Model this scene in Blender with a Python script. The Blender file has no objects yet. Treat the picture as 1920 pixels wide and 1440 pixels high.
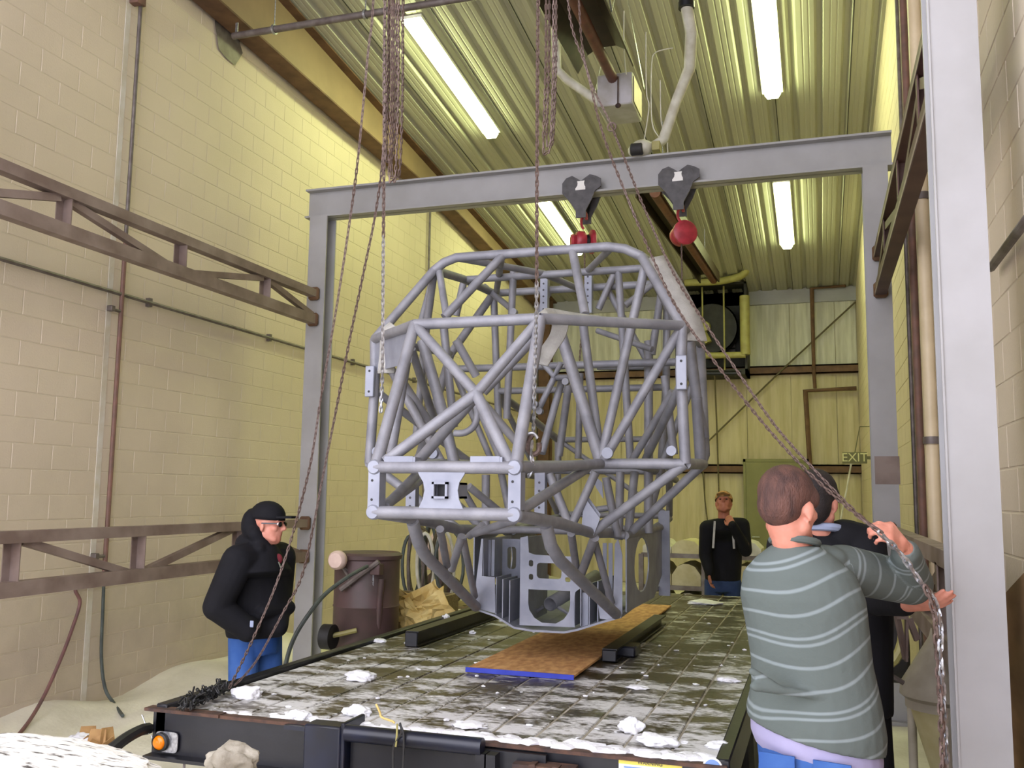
import bpy, bmesh, math, random
import numpy as np
from mathutils import Vector, Matrix, noise
from mathutils.geometry import tessellate_polygon
random.seed(7)
scn = bpy.context.scene
col = scn.collection
R_ = math.radians
PI = math.pi

# ------------------------------------------------------------------ camera
F, H = 1740.0, 1.85
_y, _p, _r = R_(18.25), R_(6.8), R_(.75)
_f = np.array([-math.sin(_y)*math.cos(_p), math.cos(_y)*math.cos(_p), math.sin(_p)])
_r0 = np.array([math.cos(_y), math.sin(_y), 0.]); _u0 = np.cross(_r0, _f)
_rr = math.cos(_r)*_r0 + math.sin(_r)*_u0; _uu = -math.sin(_r)*_r0 + math.cos(_r)*_u0
cam_d = bpy.data.cameras.new('camera'); cam = bpy.data.objects.new('camera', cam_d); col.objects.link(cam)
cam_d.sensor_width = 36; cam_d.lens = F/1920*36; cam_d.clip_start = .05; cam_d.clip_end = 300
cam.matrix_world = Matrix(((_rr[0], _uu[0], -_f[0], 0), (_rr[1], _uu[1], -_f[1], 0), (_rr[2], _uu[2], -_f[2], H), (0, 0, 0, 1)))
scn.camera = cam

def ray(x, y): return _rr*(x-960)/F + _uu*(720-y)/F + _f
def _v(a): return Vector((float(a[0]), float(a[1]), float(a[2])))
C0 = np.array([0, 0, H])
def aY(x, y, Y): d = ray(x, y); return _v(C0 + d*Y/d[1])       # point of the plane Y = const seen at a photo pixel
def aX(x, y, X): d = ray(x, y); return _v(C0 + d*X/d[0])
def aZ(x, y, Z): d = ray(x, y); return _v(C0 + d*(Z-H)/d[2])
def aD(x, y, D): return _v(C0 + ray(x, y)*D)
def proj(p):
    d = np.array(p) - C0; z = d @ _f
    return 960+F*(d @ _rr)/z, 720-F*(d @ _uu)/z, z

# ------------------------------------------------------------------ world, light, exposure
w = bpy.data.worlds.new('world'); scn.world = w; w.use_nodes = True
nt = w.node_tree; bg = nt.nodes['Background']
bg.inputs[0].default_value = (.86, .85, .95, 1); bg.inputs[1].default_value = 5.4   # even overcast sky outside the open door
vs = scn.view_settings; vs.view_transform = 'Standard'; vs.look = 'None'; vs.gamma = 1; vs.use_curve_mapping = False
vs.exposure = 0.0
TUBE_STRENGTH = 36.0
TUBE_COLOR = (.92, 1.03, .47)

# ------------------------------------------------------------------ materials
def lin(c):
    return tuple(((v/255+.055)/1.055)**2.4 if v/255 > .04045 else v/255/12.92 for v in c)
def mat(name, c1, c2=None, rough=.6, metal=0, scale=4., bump=0., bscale=40., stretch=(1, 1, 1), lo=.35, hi=.65, detail=5, spec=.5, emit=None):
    m = bpy.data.materials.new(name); m.use_nodes = True
    n = m.node_tree.nodes; l = m.node_tree.links; b = n['Principled BSDF']
    b.inputs['Roughness'].default_value = rough; b.inputs['Metallic'].default_value = metal
    b.inputs['Specular IOR Level'].default_value = spec
    c1 = (*lin(c1), 1); b.inputs['Base Color'].default_value = c1
    tc = n.new('ShaderNodeTexCoord'); mp = n.new('ShaderNodeMapping'); mp.inputs['Scale'].default_value = stretch
    l.new(tc.outputs['Object'], mp.inputs[0])
    if c2:
        t = n.new('ShaderNodeTexNoise'); t.inputs['Scale'].default_value = scale; t.inputs['Detail'].default_value = detail
        l.new(mp.outputs[0], t.inputs[0])
        r = n.new('ShaderNodeValToRGB'); r.color_ramp.elements[0].position = lo; r.color_ramp.elements[1].position = hi
        r.color_ramp.elements[0].color = c1; r.color_ramp.elements[1].color = (*lin(c2), 1)
        l.new(t.outputs['Fac'], r.inputs[0]); l.new(r.outputs[0], b.inputs['Base Color'])
    if bump:
        t = n.new('ShaderNodeTexNoise'); t.inputs['Scale'].default_value = bscale; t.inputs['Detail'].default_value = 4
        l.new(mp.outputs[0], t.inputs[0])
        u = n.new('ShaderNodeBump'); u.inputs['Strength'].default_value = bump; u.inputs['Distance'].default_value = .01
        l.new(t.outputs['Fac'], u.inputs['Height']); l.new(u.outputs[0], b.inputs['Normal'])
    if emit:
        b.inputs['Emission Color'].default_value = (*emit[0], 1); b.inputs['Emission Strength'].default_value = emit[1]
    return m
M = {}
M['block'] = mat('painted_block', (214, 200, 178), (204, 189, 165), .75, scale=1.3, bump=.25, bscale=60)
M['mortar'] = mat('mortar', (206, 194, 172), None, .9)
M['caulk'] = mat('caulk', (215, 210, 200), (200, 190, 170), .8, scale=6)
M['floor'] = mat('dusty_floor', (236, 231, 214), (206, 200, 182), .9, scale=1.5, bump=.5, bscale=25)
M['outside'] = mat('snowy_bounce_apron', (225, 228, 232), (190, 192, 196), .8, scale=.6)
M['sheet'] = mat('ceiling_sheet', (176, 174, 158), (162, 160, 144), .5, scale=.8, stretch=(4, .25, 1))
M['backsheet'] = mat('back_sheet', (212, 210, 192), (186, 184, 164), .6, scale=3, stretch=(4, 1, .4))
M['backlow'] = mat('back_sheet_low', (196, 184, 150), (180, 168, 130), .65, scale=3, stretch=(4, 1, .4))
M['tanbeam'] = mat('primer_beam', (150, 126, 98), (136, 114, 88), .6, scale=2)
M['rustbeam'] = mat('rust_beam', (112, 82, 58), (86, 60, 44), .7, scale=5)
M['truss'] = mat('brown_truss', (140, 124, 116), (112, 94, 86), .6, scale=4, bump=.1)
M['greysteel'] = mat('grey_painted_steel', (164, 163, 164), (153, 152, 151), .5, scale=2.5)
M['frost'] = mat('blasted_steel', (138, 138, 143), (118, 118, 124), .55, .25, scale=9, bump=.15, bscale=200)
M['frostd'] = mat('blasted_plate', (146, 149, 160), (126, 129, 141), .55, .25, scale=7)
M['dark'] = mat('dark_hole', (14, 14, 16), None, .6)
M['perf'] = mat('hole_dark', (60, 58, 62), None, .7)
M['trolley'] = mat('trolley_paint', (84, 82, 84), (70, 68, 70), .6, scale=20)
M['red'] = mat('hoist_red', (172, 50, 64), (140, 38, 50), .4, scale=15)
M['white'] = mat('white_label', (228, 226, 222), None, .5)
M['chain'] = mat('rusty_chain', (112, 94, 86), (80, 64, 58), .6, .3, scale=60)
M['galv'] = mat('galvanised_chain', (190, 192, 196), (140, 140, 144), .35, .8, scale=60)
M['pipe'] = mat('grey_pipe', (120, 112, 108), (96, 86, 82), .5, .3, scale=10)
M['redpipe'] = mat('rusty_conduit', (128, 92, 80), (104, 80, 70), .6, scale=8)
M['pvc'] = mat('beige_pvc', (214, 196, 162), (200, 182, 148), .45, scale=5)
M['yellow'] = mat('yellow_pipe', (158, 152, 92), (140, 132, 78), .5, scale=6)
M['flue'] = mat('dusty_flue', (206, 204, 190), (180, 176, 158), .6, scale=9)
M['heater'] = mat('heater_tube', (112, 68, 54), (88, 52, 42), .55, scale=8)
M['reflect'] = mat('reflector', (62, 48, 38), (48, 36, 28), .5, .3, scale=8)
M['box'] = mat('burner_box', (184, 182, 186), (160, 156, 150), .5, scale=5)
M['duct'] = mat('fan_dark', (52, 50, 50), (36, 34, 34), .7, scale=5)
M['louver'] = mat('fan_louver', (118, 112, 118), (92, 84, 88), .7, scale=10)
M['door'] = mat('olive_door', (132, 130, 84), (120, 118, 74), .6, scale=2)
M['exit'] = mat('exit_back', (104, 102, 66), None, .6)
M['exitl'] = mat('exit_letter', (206, 204, 150), None, .6)
M['rope'] = mat('rope', (110, 100, 74), (84, 76, 56), .9, scale=90)
M['black'] = mat('black_paint', (13, 14, 21), (20, 20, 27), .38, scale=8, bump=.1, bscale=20)
M['navy'] = mat('blue_black_paint', (20, 25, 44), (15, 17, 28), .35, scale=6)
M['rust'] = mat('rust_edge', (88, 62, 48), (50, 38, 36), .8, scale=14, bump=.4)
M['rubber'] = mat('rubber', (24, 24, 26), (36, 36, 36), .55, scale=20)
M['snow'] = mat('snow', (238, 240, 246), (205, 204, 204), .6, scale=9, bump=.5, bscale=60, lo=.4, hi=.8)
M['dirtysnow'] = mat('dirty_snow', (178, 172, 158), (132, 124, 108), .8, scale=7, bump=.9, bscale=30)
M['speck'] = mat('specked_snow', (236, 234, 228), (70, 66, 62), .7, scale=14, bump=.4, lo=.56, hi=.66, stretch=(1, 3, 1))
M['osb'] = mat('osb_board', (214, 166, 108), (176, 126, 76), .75, scale=26, bump=.2, stretch=(1, .5, 1))
M['osbblue'] = mat('osb_blue_edge', (36, 50, 160), (50, 66, 180), .6, scale=10)
M['amber'] = mat('amber_lens', (244, 140, 12), (226, 120, 8), .2, scale=30)
M['barrel'] = mat('brown_barrel', (88, 66, 66), (74, 60, 56), .5, scale=5)
M['hose'] = mat('green_grey_hose', (84, 92, 88), (66, 72, 70), .6, scale=10)
M['redhose'] = mat('red_brown_hose', (122, 84, 80), (100, 74, 74), .6, scale=10)
M['paper'] = mat('yellow_paper', (216, 196, 132), (196, 168, 100), .8, scale=7)
M['lining'] = mat('dark_red_cloth', (96, 20, 30), None, .9)
M['reel'] = mat('pale_reel', (222, 198, 184), (206, 180, 168), .8, scale=10)
M['truss_shaded'] = mat('brown_truss_shaded', (88, 62, 54), (70, 46, 42), .6, scale=4)  # darker copy of the truss brown, with the shade painted into the colour
M['card'] = mat('cardboard', (196, 156, 104), (168, 130, 84), .8, scale=10)
M['bag'] = mat('sack', (206, 198, 156), (186, 176, 130), .7, scale=7)
M['wood'] = mat('pallet_wood', (150, 134, 96), (124, 106, 72), .8, scale=9, stretch=(1, 6, 6))
M['ply'] = mat('plywood', (150, 116, 80), (128, 96, 64), .7, scale=3, stretch=(1, 1, 4))
M['machine'] = mat('blast_pot', (176, 168, 152), (150, 142, 126), .7, scale=5)
M['skin'] = mat('skin', (206, 142, 122), (192, 124, 104), .55, scale=18)
M['skind'] = mat('skin_tan', (176, 112, 88), (160, 98, 74), .6, scale=18)
M['hairb'] = mat('brown_hair', (96, 64, 54), (62, 40, 36), .7, scale=30, bump=.7, bscale=220, stretch=(1, 1, .35))
M['haird'] = mat('dark_hair', (34, 24, 22), (24, 16, 16), .7, scale=30, bump=.6, bscale=200)
M['blackcloth'] = mat('black_cloth', (15, 15, 19), (21, 21, 26), .85, scale=5, bump=.5, bscale=9, spec=.25)
M['jeans'] = mat('blue_jeans', (40, 74, 136), (64, 98, 158), .85, scale=5, bump=.35, bscale=14, spec=.2)
M['djeans'] = mat('dark_jeans', (42, 58, 92), (56, 72, 108), .85, scale=5, spec=.2)
M['tshirt'] = mat('lavender_shirt', (158, 154, 186), (146, 142, 174), .85, scale=6)
M['collar'] = mat('grey_blue_collar', (142, 152, 178), None, .85)
M['capc'] = mat('camo_cap', (96, 84, 58), (190, 140, 80), .85, scale=16)
M['strap'] = mat('sling_webbing', (178, 176, 170), (156, 154, 148), .85, scale=12, bump=.3, bscale=120)
M['glass'] = mat('dark_glasses', (26, 26, 30), None, .15)
M['shoe'] = mat('boot', (70, 52, 38), None, .7)
M['bluelabel'] = mat('label_blue', (110, 140, 190), None, .5)
M['yelabel'] = mat('label_yellow', (224, 206, 90), None, .5)
M['ltext'] = mat('label_ink', (60, 60, 66), None, .6)
M['tube'] = mat('lit_tube', (250, 250, 240), None, .5, emit=(TUBE_COLOR, TUBE_STRENGTH))

def block_mat():
    m = M['block']; n = m.node_tree.nodes; l = m.node_tree.links; b = n['Principled BSDF']
    g = n.new('ShaderNodeNewGeometry'); t = n.new('ShaderNodeTexNoise'); t.inputs['Scale'].default_value = .8; t.inputs['Detail'].default_value = 6; l.new(g.outputs['Position'], t.inputs[0])
    t2 = n.new('ShaderNodeTexNoise'); t2.inputs['Scale'].default_value = 5; t2.inputs['Detail'].default_value = 5; l.new(g.outputs['Position'], t2.inputs[0])
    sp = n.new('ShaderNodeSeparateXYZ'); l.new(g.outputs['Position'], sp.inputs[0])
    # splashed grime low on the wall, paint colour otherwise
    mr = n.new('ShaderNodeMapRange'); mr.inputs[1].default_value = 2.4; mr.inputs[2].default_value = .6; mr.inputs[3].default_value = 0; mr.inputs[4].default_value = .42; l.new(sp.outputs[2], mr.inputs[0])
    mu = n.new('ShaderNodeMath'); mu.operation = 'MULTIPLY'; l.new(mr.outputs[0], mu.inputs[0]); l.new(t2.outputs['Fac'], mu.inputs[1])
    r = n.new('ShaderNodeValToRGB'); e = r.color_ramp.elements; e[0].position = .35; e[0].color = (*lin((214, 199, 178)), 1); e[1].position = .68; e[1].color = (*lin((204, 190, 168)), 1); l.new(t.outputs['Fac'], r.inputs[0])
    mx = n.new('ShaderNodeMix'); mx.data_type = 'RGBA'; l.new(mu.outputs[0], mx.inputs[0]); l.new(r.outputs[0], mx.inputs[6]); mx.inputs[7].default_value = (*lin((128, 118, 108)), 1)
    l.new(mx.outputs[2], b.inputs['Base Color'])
block_mat()
def deck_mat():
    m = bpy.data.materials.new('wet_slushy_boards'); m.use_nodes = True
    n = m.node_tree.nodes; l = m.node_tree.links; b = n['Principled BSDF']
    g = n.new('ShaderNodeNewGeometry')
    def nz(scale, st, det=6, off=0.):
        mp = n.new('ShaderNodeMapping'); mp.inputs['Scale'].default_value = st; mp.inputs['Location'].default_value = (off, off, 0)
        l.new(g.outputs['Position'], mp.inputs[0])
        t = n.new('ShaderNodeTexNoise'); t.inputs['Scale'].default_value = scale; t.inputs['Detail'].default_value = det; t.inputs['Roughness'].default_value = .65
        l.new(mp.outputs[0], t.inputs[0]); return t.outputs['Fac']
    def ramp(fac, p0, c0, p1, c1):
        r = n.new('ShaderNodeValToRGB'); e = r.color_ramp.elements
        e[0].position = p0; e[0].color = (*c0, 1); e[1].position = p1; e[1].color = (*c1, 1); l.new(fac, r.inputs[0]); return r.outputs[0]
    wood = ramp(nz(3, (6, 1, 1)), .35, lin((46, 40, 27)), .7, lin((82, 72, 50)))
    slush = nz(3.6, (.8, 1.5, 1), 10)
    fine = nz(26, (1, 1.7, 1), 6, 3)
    # more slush towards the tail of the trailer nearest the door
    sp = n.new('ShaderNodeSeparateXYZ'); l.new(g.outputs['Position'], sp.inputs[0])
    mr = n.new('ShaderNodeMapRange'); mr.inputs[1].default_value = 3.6; mr.inputs[2].default_value = 6.5; mr.inputs[3].default_value = .10; mr.inputs[4].default_value = -.02
    l.new(sp.outputs[1], mr.inputs[0])
    a = n.new('ShaderNodeMath'); a.operation = 'MULTIPLY_ADD'; a.inputs[1].default_value = .45; l.new(fine, a.inputs[0]); l.new(slush, a.inputs[2])
    a2 = n.new('ShaderNodeMath'); a2.operation = 'ADD'; l.new(a.outputs[0], a2.inputs[0]); l.new(mr.outputs[0], a2.inputs[1])
    mask = ramp(a2.outputs[0], .735, (0, 0, 0), .87, (1, 1, 1))
    mx = n.new('ShaderNodeMix'); mx.data_type = 'RGBA'
    l.new(mask, mx.inputs[0]); l.new(wood, mx.inputs[6]); mx.inputs[7].default_value = (*lin((206, 206, 206)), 1)
    l.new(mx.outputs[2], b.inputs['Base Color'])
    rr = ramp(mask, 0, (.32,)*3, 1, (.7,)*3); l.new(rr, b.inputs['Roughness'])
    u = n.new('ShaderNodeBump'); u.inputs['Strength'].default_value = .5; u.inputs['Distance'].default_value = .012
    l.new(a2.outputs[0], u.inputs['Height']); l.new(u.outputs[0], b.inputs['Normal'])
    return m
M['deck'] = deck_mat()

def stripe_mat():
    m = bpy.data.materials.new('striped_knit'); m.use_nodes = True
    n = m.node_tree.nodes; l = m.node_tree.links; b = n['Principled BSDF']; b.inputs['Roughness'].default_value = .9
    b.inputs['Specular IOR Level'].default_value = .15
    at = n.new('ShaderNodeAttribute'); at.attribute_name = 'stripe'
    sc = n.new('ShaderNodeMath'); sc.operation = 'MULTIPLY'; sc.inputs[1].default_value = 1/.245; l.new(at.outputs['Fac'], sc.inputs[0])
    fr = n.new('ShaderNodeMath'); fr.operation = 'FRACT'; l.new(sc.outputs[0], fr.inputs[0])
    r = n.new('ShaderNodeValToRGB'); r.color_ramp.interpolation = 'LINEAR'
    base = (*lin((92, 100, 97)), 1); st = (*lin((126, 136, 137)), 1)
    e = r.color_ramp.elements; e[0].position = 0; e[0].color = base; e[1].position = 1; e[1].color = base
    for c0, w_ in ((.10, .018), (.19, .018), (.49, .02), (.80, .02)):
        for p, cc in ((c0-w_-.012, base), (c0-w_+.008, st), (c0+w_-.008, st), (c0+w_+.012, base)):
            x = e.new(p); x.color = cc
    l.new(fr.outputs[0], r.inputs[0]); l.new(r.outputs[0], b.inputs['Base Color'])
    tc = n.new('ShaderNodeTexCoord'); t = n.new('ShaderNodeTexNoise'); t.inputs['Scale'].default_value = 9; t.inputs['Detail'].default_value = 6; l.new(tc.outputs['Object'], t.inputs[0])
    u = n.new('ShaderNodeBump'); u.inputs['Strength'].default_value = .5; u.inputs['Distance'].default_value = .02
    l.new(t.outputs['Fac'], u.inputs['Height']); l.new(u.outputs[0], b.inputs['Normal'])
    return m
M['knit'] = stripe_mat()

# ------------------------------------------------------------------ mesh building
class MB:
    def __init__(s): s.v = []; s.f = []
    def add(s, vs_, fs): k = len(s.v); s.v += [Vector(p) for p in vs_]; s.f += [tuple(i+k for i in f) for f in fs]; return s
    def box(s, a, b):
        x0, y0, z0 = a; x1, y1, z1 = b
        return s.add([(x0, y0, z0), (x1, y0, z0), (x1, y1, z0), (x0, y1, z0), (x0, y0, z1), (x1, y0, z1), (x1, y1, z1), (x0, y1, z1)],
                     [(0, 3, 2, 1), (4, 5, 6, 7), (0, 1, 5, 4), (1, 2, 6, 5), (2, 3, 7, 6), (3, 0, 4, 7)])
    def bbox(s, a, b, c=.006):                                  # box with chamfered edges
        bm = bmesh.new(); bmesh.ops.create_cube(bm, size=1)
        for v in bm.verts: v.co = Vector([(a[i]+b[i])/2 + v.co[i]*(b[i]-a[i]) for i in range(3)])
        bmesh.ops.bevel(bm, geom=bm.edges[:], offset=c, segments=1, affect='EDGES')
        bm.verts.index_update(); s.add([v.co.copy() for v in bm.verts], [[v.index for v in f.verts] for f in bm.faces]); bm.free(); return s
    def bar(s, a, b, w_=.05, h=.05, up=(0, 0, 1)):
        a = Vector(a); b = Vector(b); t = (b-a).normalized(); u = Vector(up)
        sx = t.cross(u)
        if sx.length < 1e-3: sx = t.cross(Vector((0, 1, 0)))
        sx.normalize(); uz = sx.cross(t).normalized()
        vs_ = [p + sx*i*w_/2 + uz*j*h/2 for p in (a, b) for i, j in ((-1, -1), (1, -1), (1, 1), (-1, 1))]
        return s.add(vs_, [(0, 1, 2, 3), (7, 6, 5, 4), (0, 4, 5, 1), (1, 5, 6, 2), (2, 6, 7, 3), (3, 7, 4, 0)])
    def tube(s, pts, r, n=10, caps=True, closed=False):
        pts = [Vector(p) for p in pts]; N = len(pts); rs = r if isinstance(r, (list, tuple)) else [r]*N
        ref = None; rings = []
        for i, p in enumerate(pts):
            if closed: t = pts[(i+1) % N]-pts[i-1]
            else: t = pts[min(i+1, N-1)]-pts[max(i-1, 0)]
            if t.length < 1e-9: t = Vector((0, 0, 1))
            t.normalize()
            if ref is None:
                ref = t.cross(Vector((0, 0, 1)))
                if ref.length < .1: ref = t.cross(Vector((1, 0, 0)))
            a = ref - t*ref.dot(t); a.normalize(); ref = a; b = t.cross(a)
            k = 1.
            if 0 < i < N-1:
                c = (pts[i+1]-p).normalized().dot((p-pts[i-1]).normalized()); k = 1/max(.55, math.sqrt(max(0, (1+c)/2)))
            rings.append([p + (a*math.cos(2*PI*j/n) + b*math.sin(2*PI*j/n))*rs[i]*(k if k < 1.3 else 1.3) for j in range(n)])
        k0 = len(s.v); s.v += [q for g in rings for q in g]
        for i in range(N if closed else N-1):
            for j in range(n):
                i2 = (i+1) % N
                s.f.append((k0+i*n+j, k0+i*n+(j+1) % n, k0+i2*n+(j+1) % n, k0+i2*n+j))
        if caps and not closed:
            s.f.append(tuple(k0+j for j in reversed(range(n)))); s.f.append(tuple(k0+(N-1)*n+j for j in range(n)))
        return s
    def lathe(s, prof, n=24, axis='z', o=(0, 0, 0)):
        k0 = len(s.v); o = Vector(o)
        for r, z in prof:
            for j in range(n):
                a = 2*PI*j/n; c = (r*math.cos(a), r*math.sin(a), z)
                if axis == 'y': c = (c[0], c[2], c[1])
                if axis == 'x': c = (c[2], c[0], c[1])
                s.v.append(o+Vector(c))
        for i in range(len(prof)-1):
            for j in range(n): s.f.append((k0+i*n+j, k0+i*n+(j+1) % n, k0+(i+1)*n+(j+1) % n, k0+(i+1)*n+j))
        for i in (0, len(prof)-1):
            if prof[i][0] > 1e-4: s.f.append(tuple(k0+i*n+j for j in range(n)))
        return s
    def plate(s, outer, holes, o, ux, uy, th):                  # flat plate with holes, thickness along ux x uy
        o = Vector(o); ux = Vector(ux).normalized(); uy = Vector(uy).normalized(); nn = ux.cross(uy)
        loops = [outer]+list(holes); flat = [p for lp in loops for p in lp]
        tris = tessellate_polygon([[Vector((p[0], p[1], 0)) for p in lp] for lp in loops])
        k0 = len(s.v); N = len(flat)
        for dz in (th/2, -th/2): s.v += [o+ux*p[0]+uy*p[1]+nn*dz for p in flat]
        for t in tris: s.f.append(tuple(k0+i for i in t)); s.f.append(tuple(k0+N+i for i in reversed(t)))
        b = 0
        for lp in loops:
            m_ = len(lp)
            for i in range(m_): s.f.append((k0+b+i, k0+b+(i+1) % m_, k0+N+b+(i+1) % m_, k0+N+b+i))
            b += m_
        return s
    def ell(s, c, r, rot=None, n=14):
        c = Vector(c); k0 = len(s.v); mt = rot or Matrix.Identity(3); m_ = n//2+1
        for i in range(m_):
            th = PI*i/(m_-1)
            for j in range(n):
                a = 2*PI*j/n; s.v.append(c + mt @ Vector((r[0]*math.sin(th)*math.cos(a), r[1]*math.sin(th)*math.sin(a), r[2]*math.cos(th))))
        for i in range(m_-1):
            for j in range(n): s.f.append((k0+i*n+j, k0+i*n+(j+1) % n, k0+(i+1)*n+(j+1) % n, k0+(i+1)*n+j))
        return s
    def cap(s, a, b, r0, r1, n=12):                            # tapered capsule
        a = Vector(a); b = Vector(b); t = (b-a); L = t.length; t = t/L if L > 1e-6 else Vector((0, 0, 1))
        pts = []; rs = []
        for k in range(5): th = PI/2*k/4; pts.append(a-t*r0*math.cos(th)); rs.append(max(1e-4, r0*math.sin(th)))
        for k in range(5): th = PI/2*k/4; pts.append(b+t*r1*math.sin(th)); rs.append(max(1e-4, r1*math.cos(th)))
        x = t.cross(Vector((0, 0, 1)));
        if x.length < .1: x = t.cross(Vector((1, 0, 0)))
        x.normalize(); y = t.cross(x); k0 = len(s.v)
        for p, r in zip(pts, rs):
            for j in range(n): s.v.append(p+(x*math.cos(2*PI*j/n)+y*math.sin(2*PI*j/n))*r)
        for i in range(len(pts)-1):
            for j in range(n): s.f.append((k0+i*n+j, k0+i*n+(j+1) % n, k0+(i+1)*n+(j+1) % n, k0+(i+1)*n+j))
        s.f.append(tuple(k0+j for j in reversed(range(n)))); s.f.append(tuple(k0+(len(pts)-1)*n+j for j in range(n)))
        return s
    def mesh(s, name, m, smooth=True, weld=True, ang=40):
        me = bpy.data.meshes.new(name)
        if weld:
            bm = bmesh.new(); vv = [bm.verts.new(p) for p in s.v]
            for f in s.f:
                try: bm.faces.new([vv[i] for i in f])
                except ValueError: pass
            bmesh.ops.remove_doubles(bm, verts=bm.verts[:], dist=1e-5)
            bmesh.ops.recalc_face_normals(bm, faces=bm.faces[:]); bm.to_mesh(me); bm.free()
        else: me.from_pydata([tuple(p) for p in s.v], [], s.f)
        if m: me.materials.append(m)
        if smooth: me.shade_smooth(); me.set_sharp_from_angle(angle=R_(ang))
        return me
    def build(s, name, m, parent=None, loc=None, **kw):
        o = bpy.data.objects.new(name, s.mesh(name, m, **kw)); col.objects.link(o)
        if parent is not None: place(o, parent)
        elif loc is not None:
            loc = Vector(loc); o.data.transform(Matrix.Translation(-loc)); o.location = loc
        return o
_ploc = {}
def place(o, parent):                                           # meshes are written in world coordinates; parents are unrotated
    o.parent = parent
    q = parent; off = Vector()
    while q is not None: off += q.location; q = q.parent
    if off.length > 0 and o.type == 'MESH' and o.location.length == 0: o.data.transform(Matrix.Translation(-off))
def tag(o, label=None, cat=None, group=None, kind=None):
    if label: o['label'] = label
    if cat: o['category'] = cat
    if group: o['group'] = group
    if kind: o['kind'] = kind
    return o
def thing(name, label, cat, loc=(0, 0, 0), group=None):
    o = bpy.data.objects.new(name, None); col.objects.link(o); o.location = loc; o.empty_display_size = .1
    return tag(o, label, cat, group)
def smooth_path(pts, k=6):
    pts = [Vector(p) for p in pts]; out = []
    for i in range(len(pts)-1):
        p0 = pts[max(i-1, 0)]; p1 = pts[i]; p2 = pts[i+1]; p3 = pts[min(i+2, len(pts)-1)]
        for j in range(k):
            t = j/k; out.append(.5*((2*p1)+(p2-p0)*t+(2*p0-5*p1+4*p2-p3)*t*t+(3*p1-p0-3*p2+p3)*t**3))
    out.append(pts[-1]); return out
def rot2(vec_from_z):                                           # rotation matrix taking z to a direction
    return Vector((0, 0, 1)).rotation_difference(Vector(vec_from_z)).to_matrix()
def link_obj(name, me, parent=None, loc=(0, 0, 0)):
    o = bpy.data.objects.new(name, me); col.objects.link(o)
    if parent is not None: o.parent = parent
    o.location = loc; return o
# ------------------------------------------------------------------ the room
XL, XR, YB = -5.9, .84, 20.2
def ceil_z(Y): return 8.3 - .103*Y
def struct(name, mb, m, **kw): return tag(mb.build(name, m, **kw), kind='structure')

# floor: concrete buried under blasting dust, heaped at the foot of the left wall
mb = MB(); nx, ny = 60, 130
xs = [XL-.05 + (XR+.1-XL)*i/nx for i in range(nx+1)]; ys = [-.3 + (YB+.4)*j/ny for j in range(ny+1)]
def floor_z(x, y):
    d = x-XL
    z = .22*math.exp(-(d/.45)**2)*(.55+.9*noise.noise(Vector((x*.7, y*.8, 2)))) + .02*noise.noise(Vector((x*2.5, y*2.5, 0)))
    z += .16*math.exp(-((x+5.2)/.8)**2-((y-7.7)/1.2)**2)
    return max(z, -.02) if d > .05 else max(z, 0)
def aF(px, py, up=.02):                                         # point of the dusty floor seen at a photo pixel
    z = 0
    for _ in range(25): p = aZ(px, py, z); z = .5*z+.5*(floor_z(p.x, p.y)+up)
    return aZ(px, py, z)
for y in ys:
    for x in xs: mb.v.append(Vector((x, y, floor_z(x, y))))
for j in range(ny):
    for i in range(nx): k = j*(nx+1)+i; mb.f.append((k, k+1, k+nx+2, k+nx+1))
floor = struct('floor', mb, M['floor'])
tag(MB().box((-30, -30, -.12), (30, -.3, -.03)).build('apron', M['outside']), kind='structure')['label'] = 'unseen snow covered apron added outside the open door to bounce light in'  # unseen ground, added to bounce daylight into the room

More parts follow.
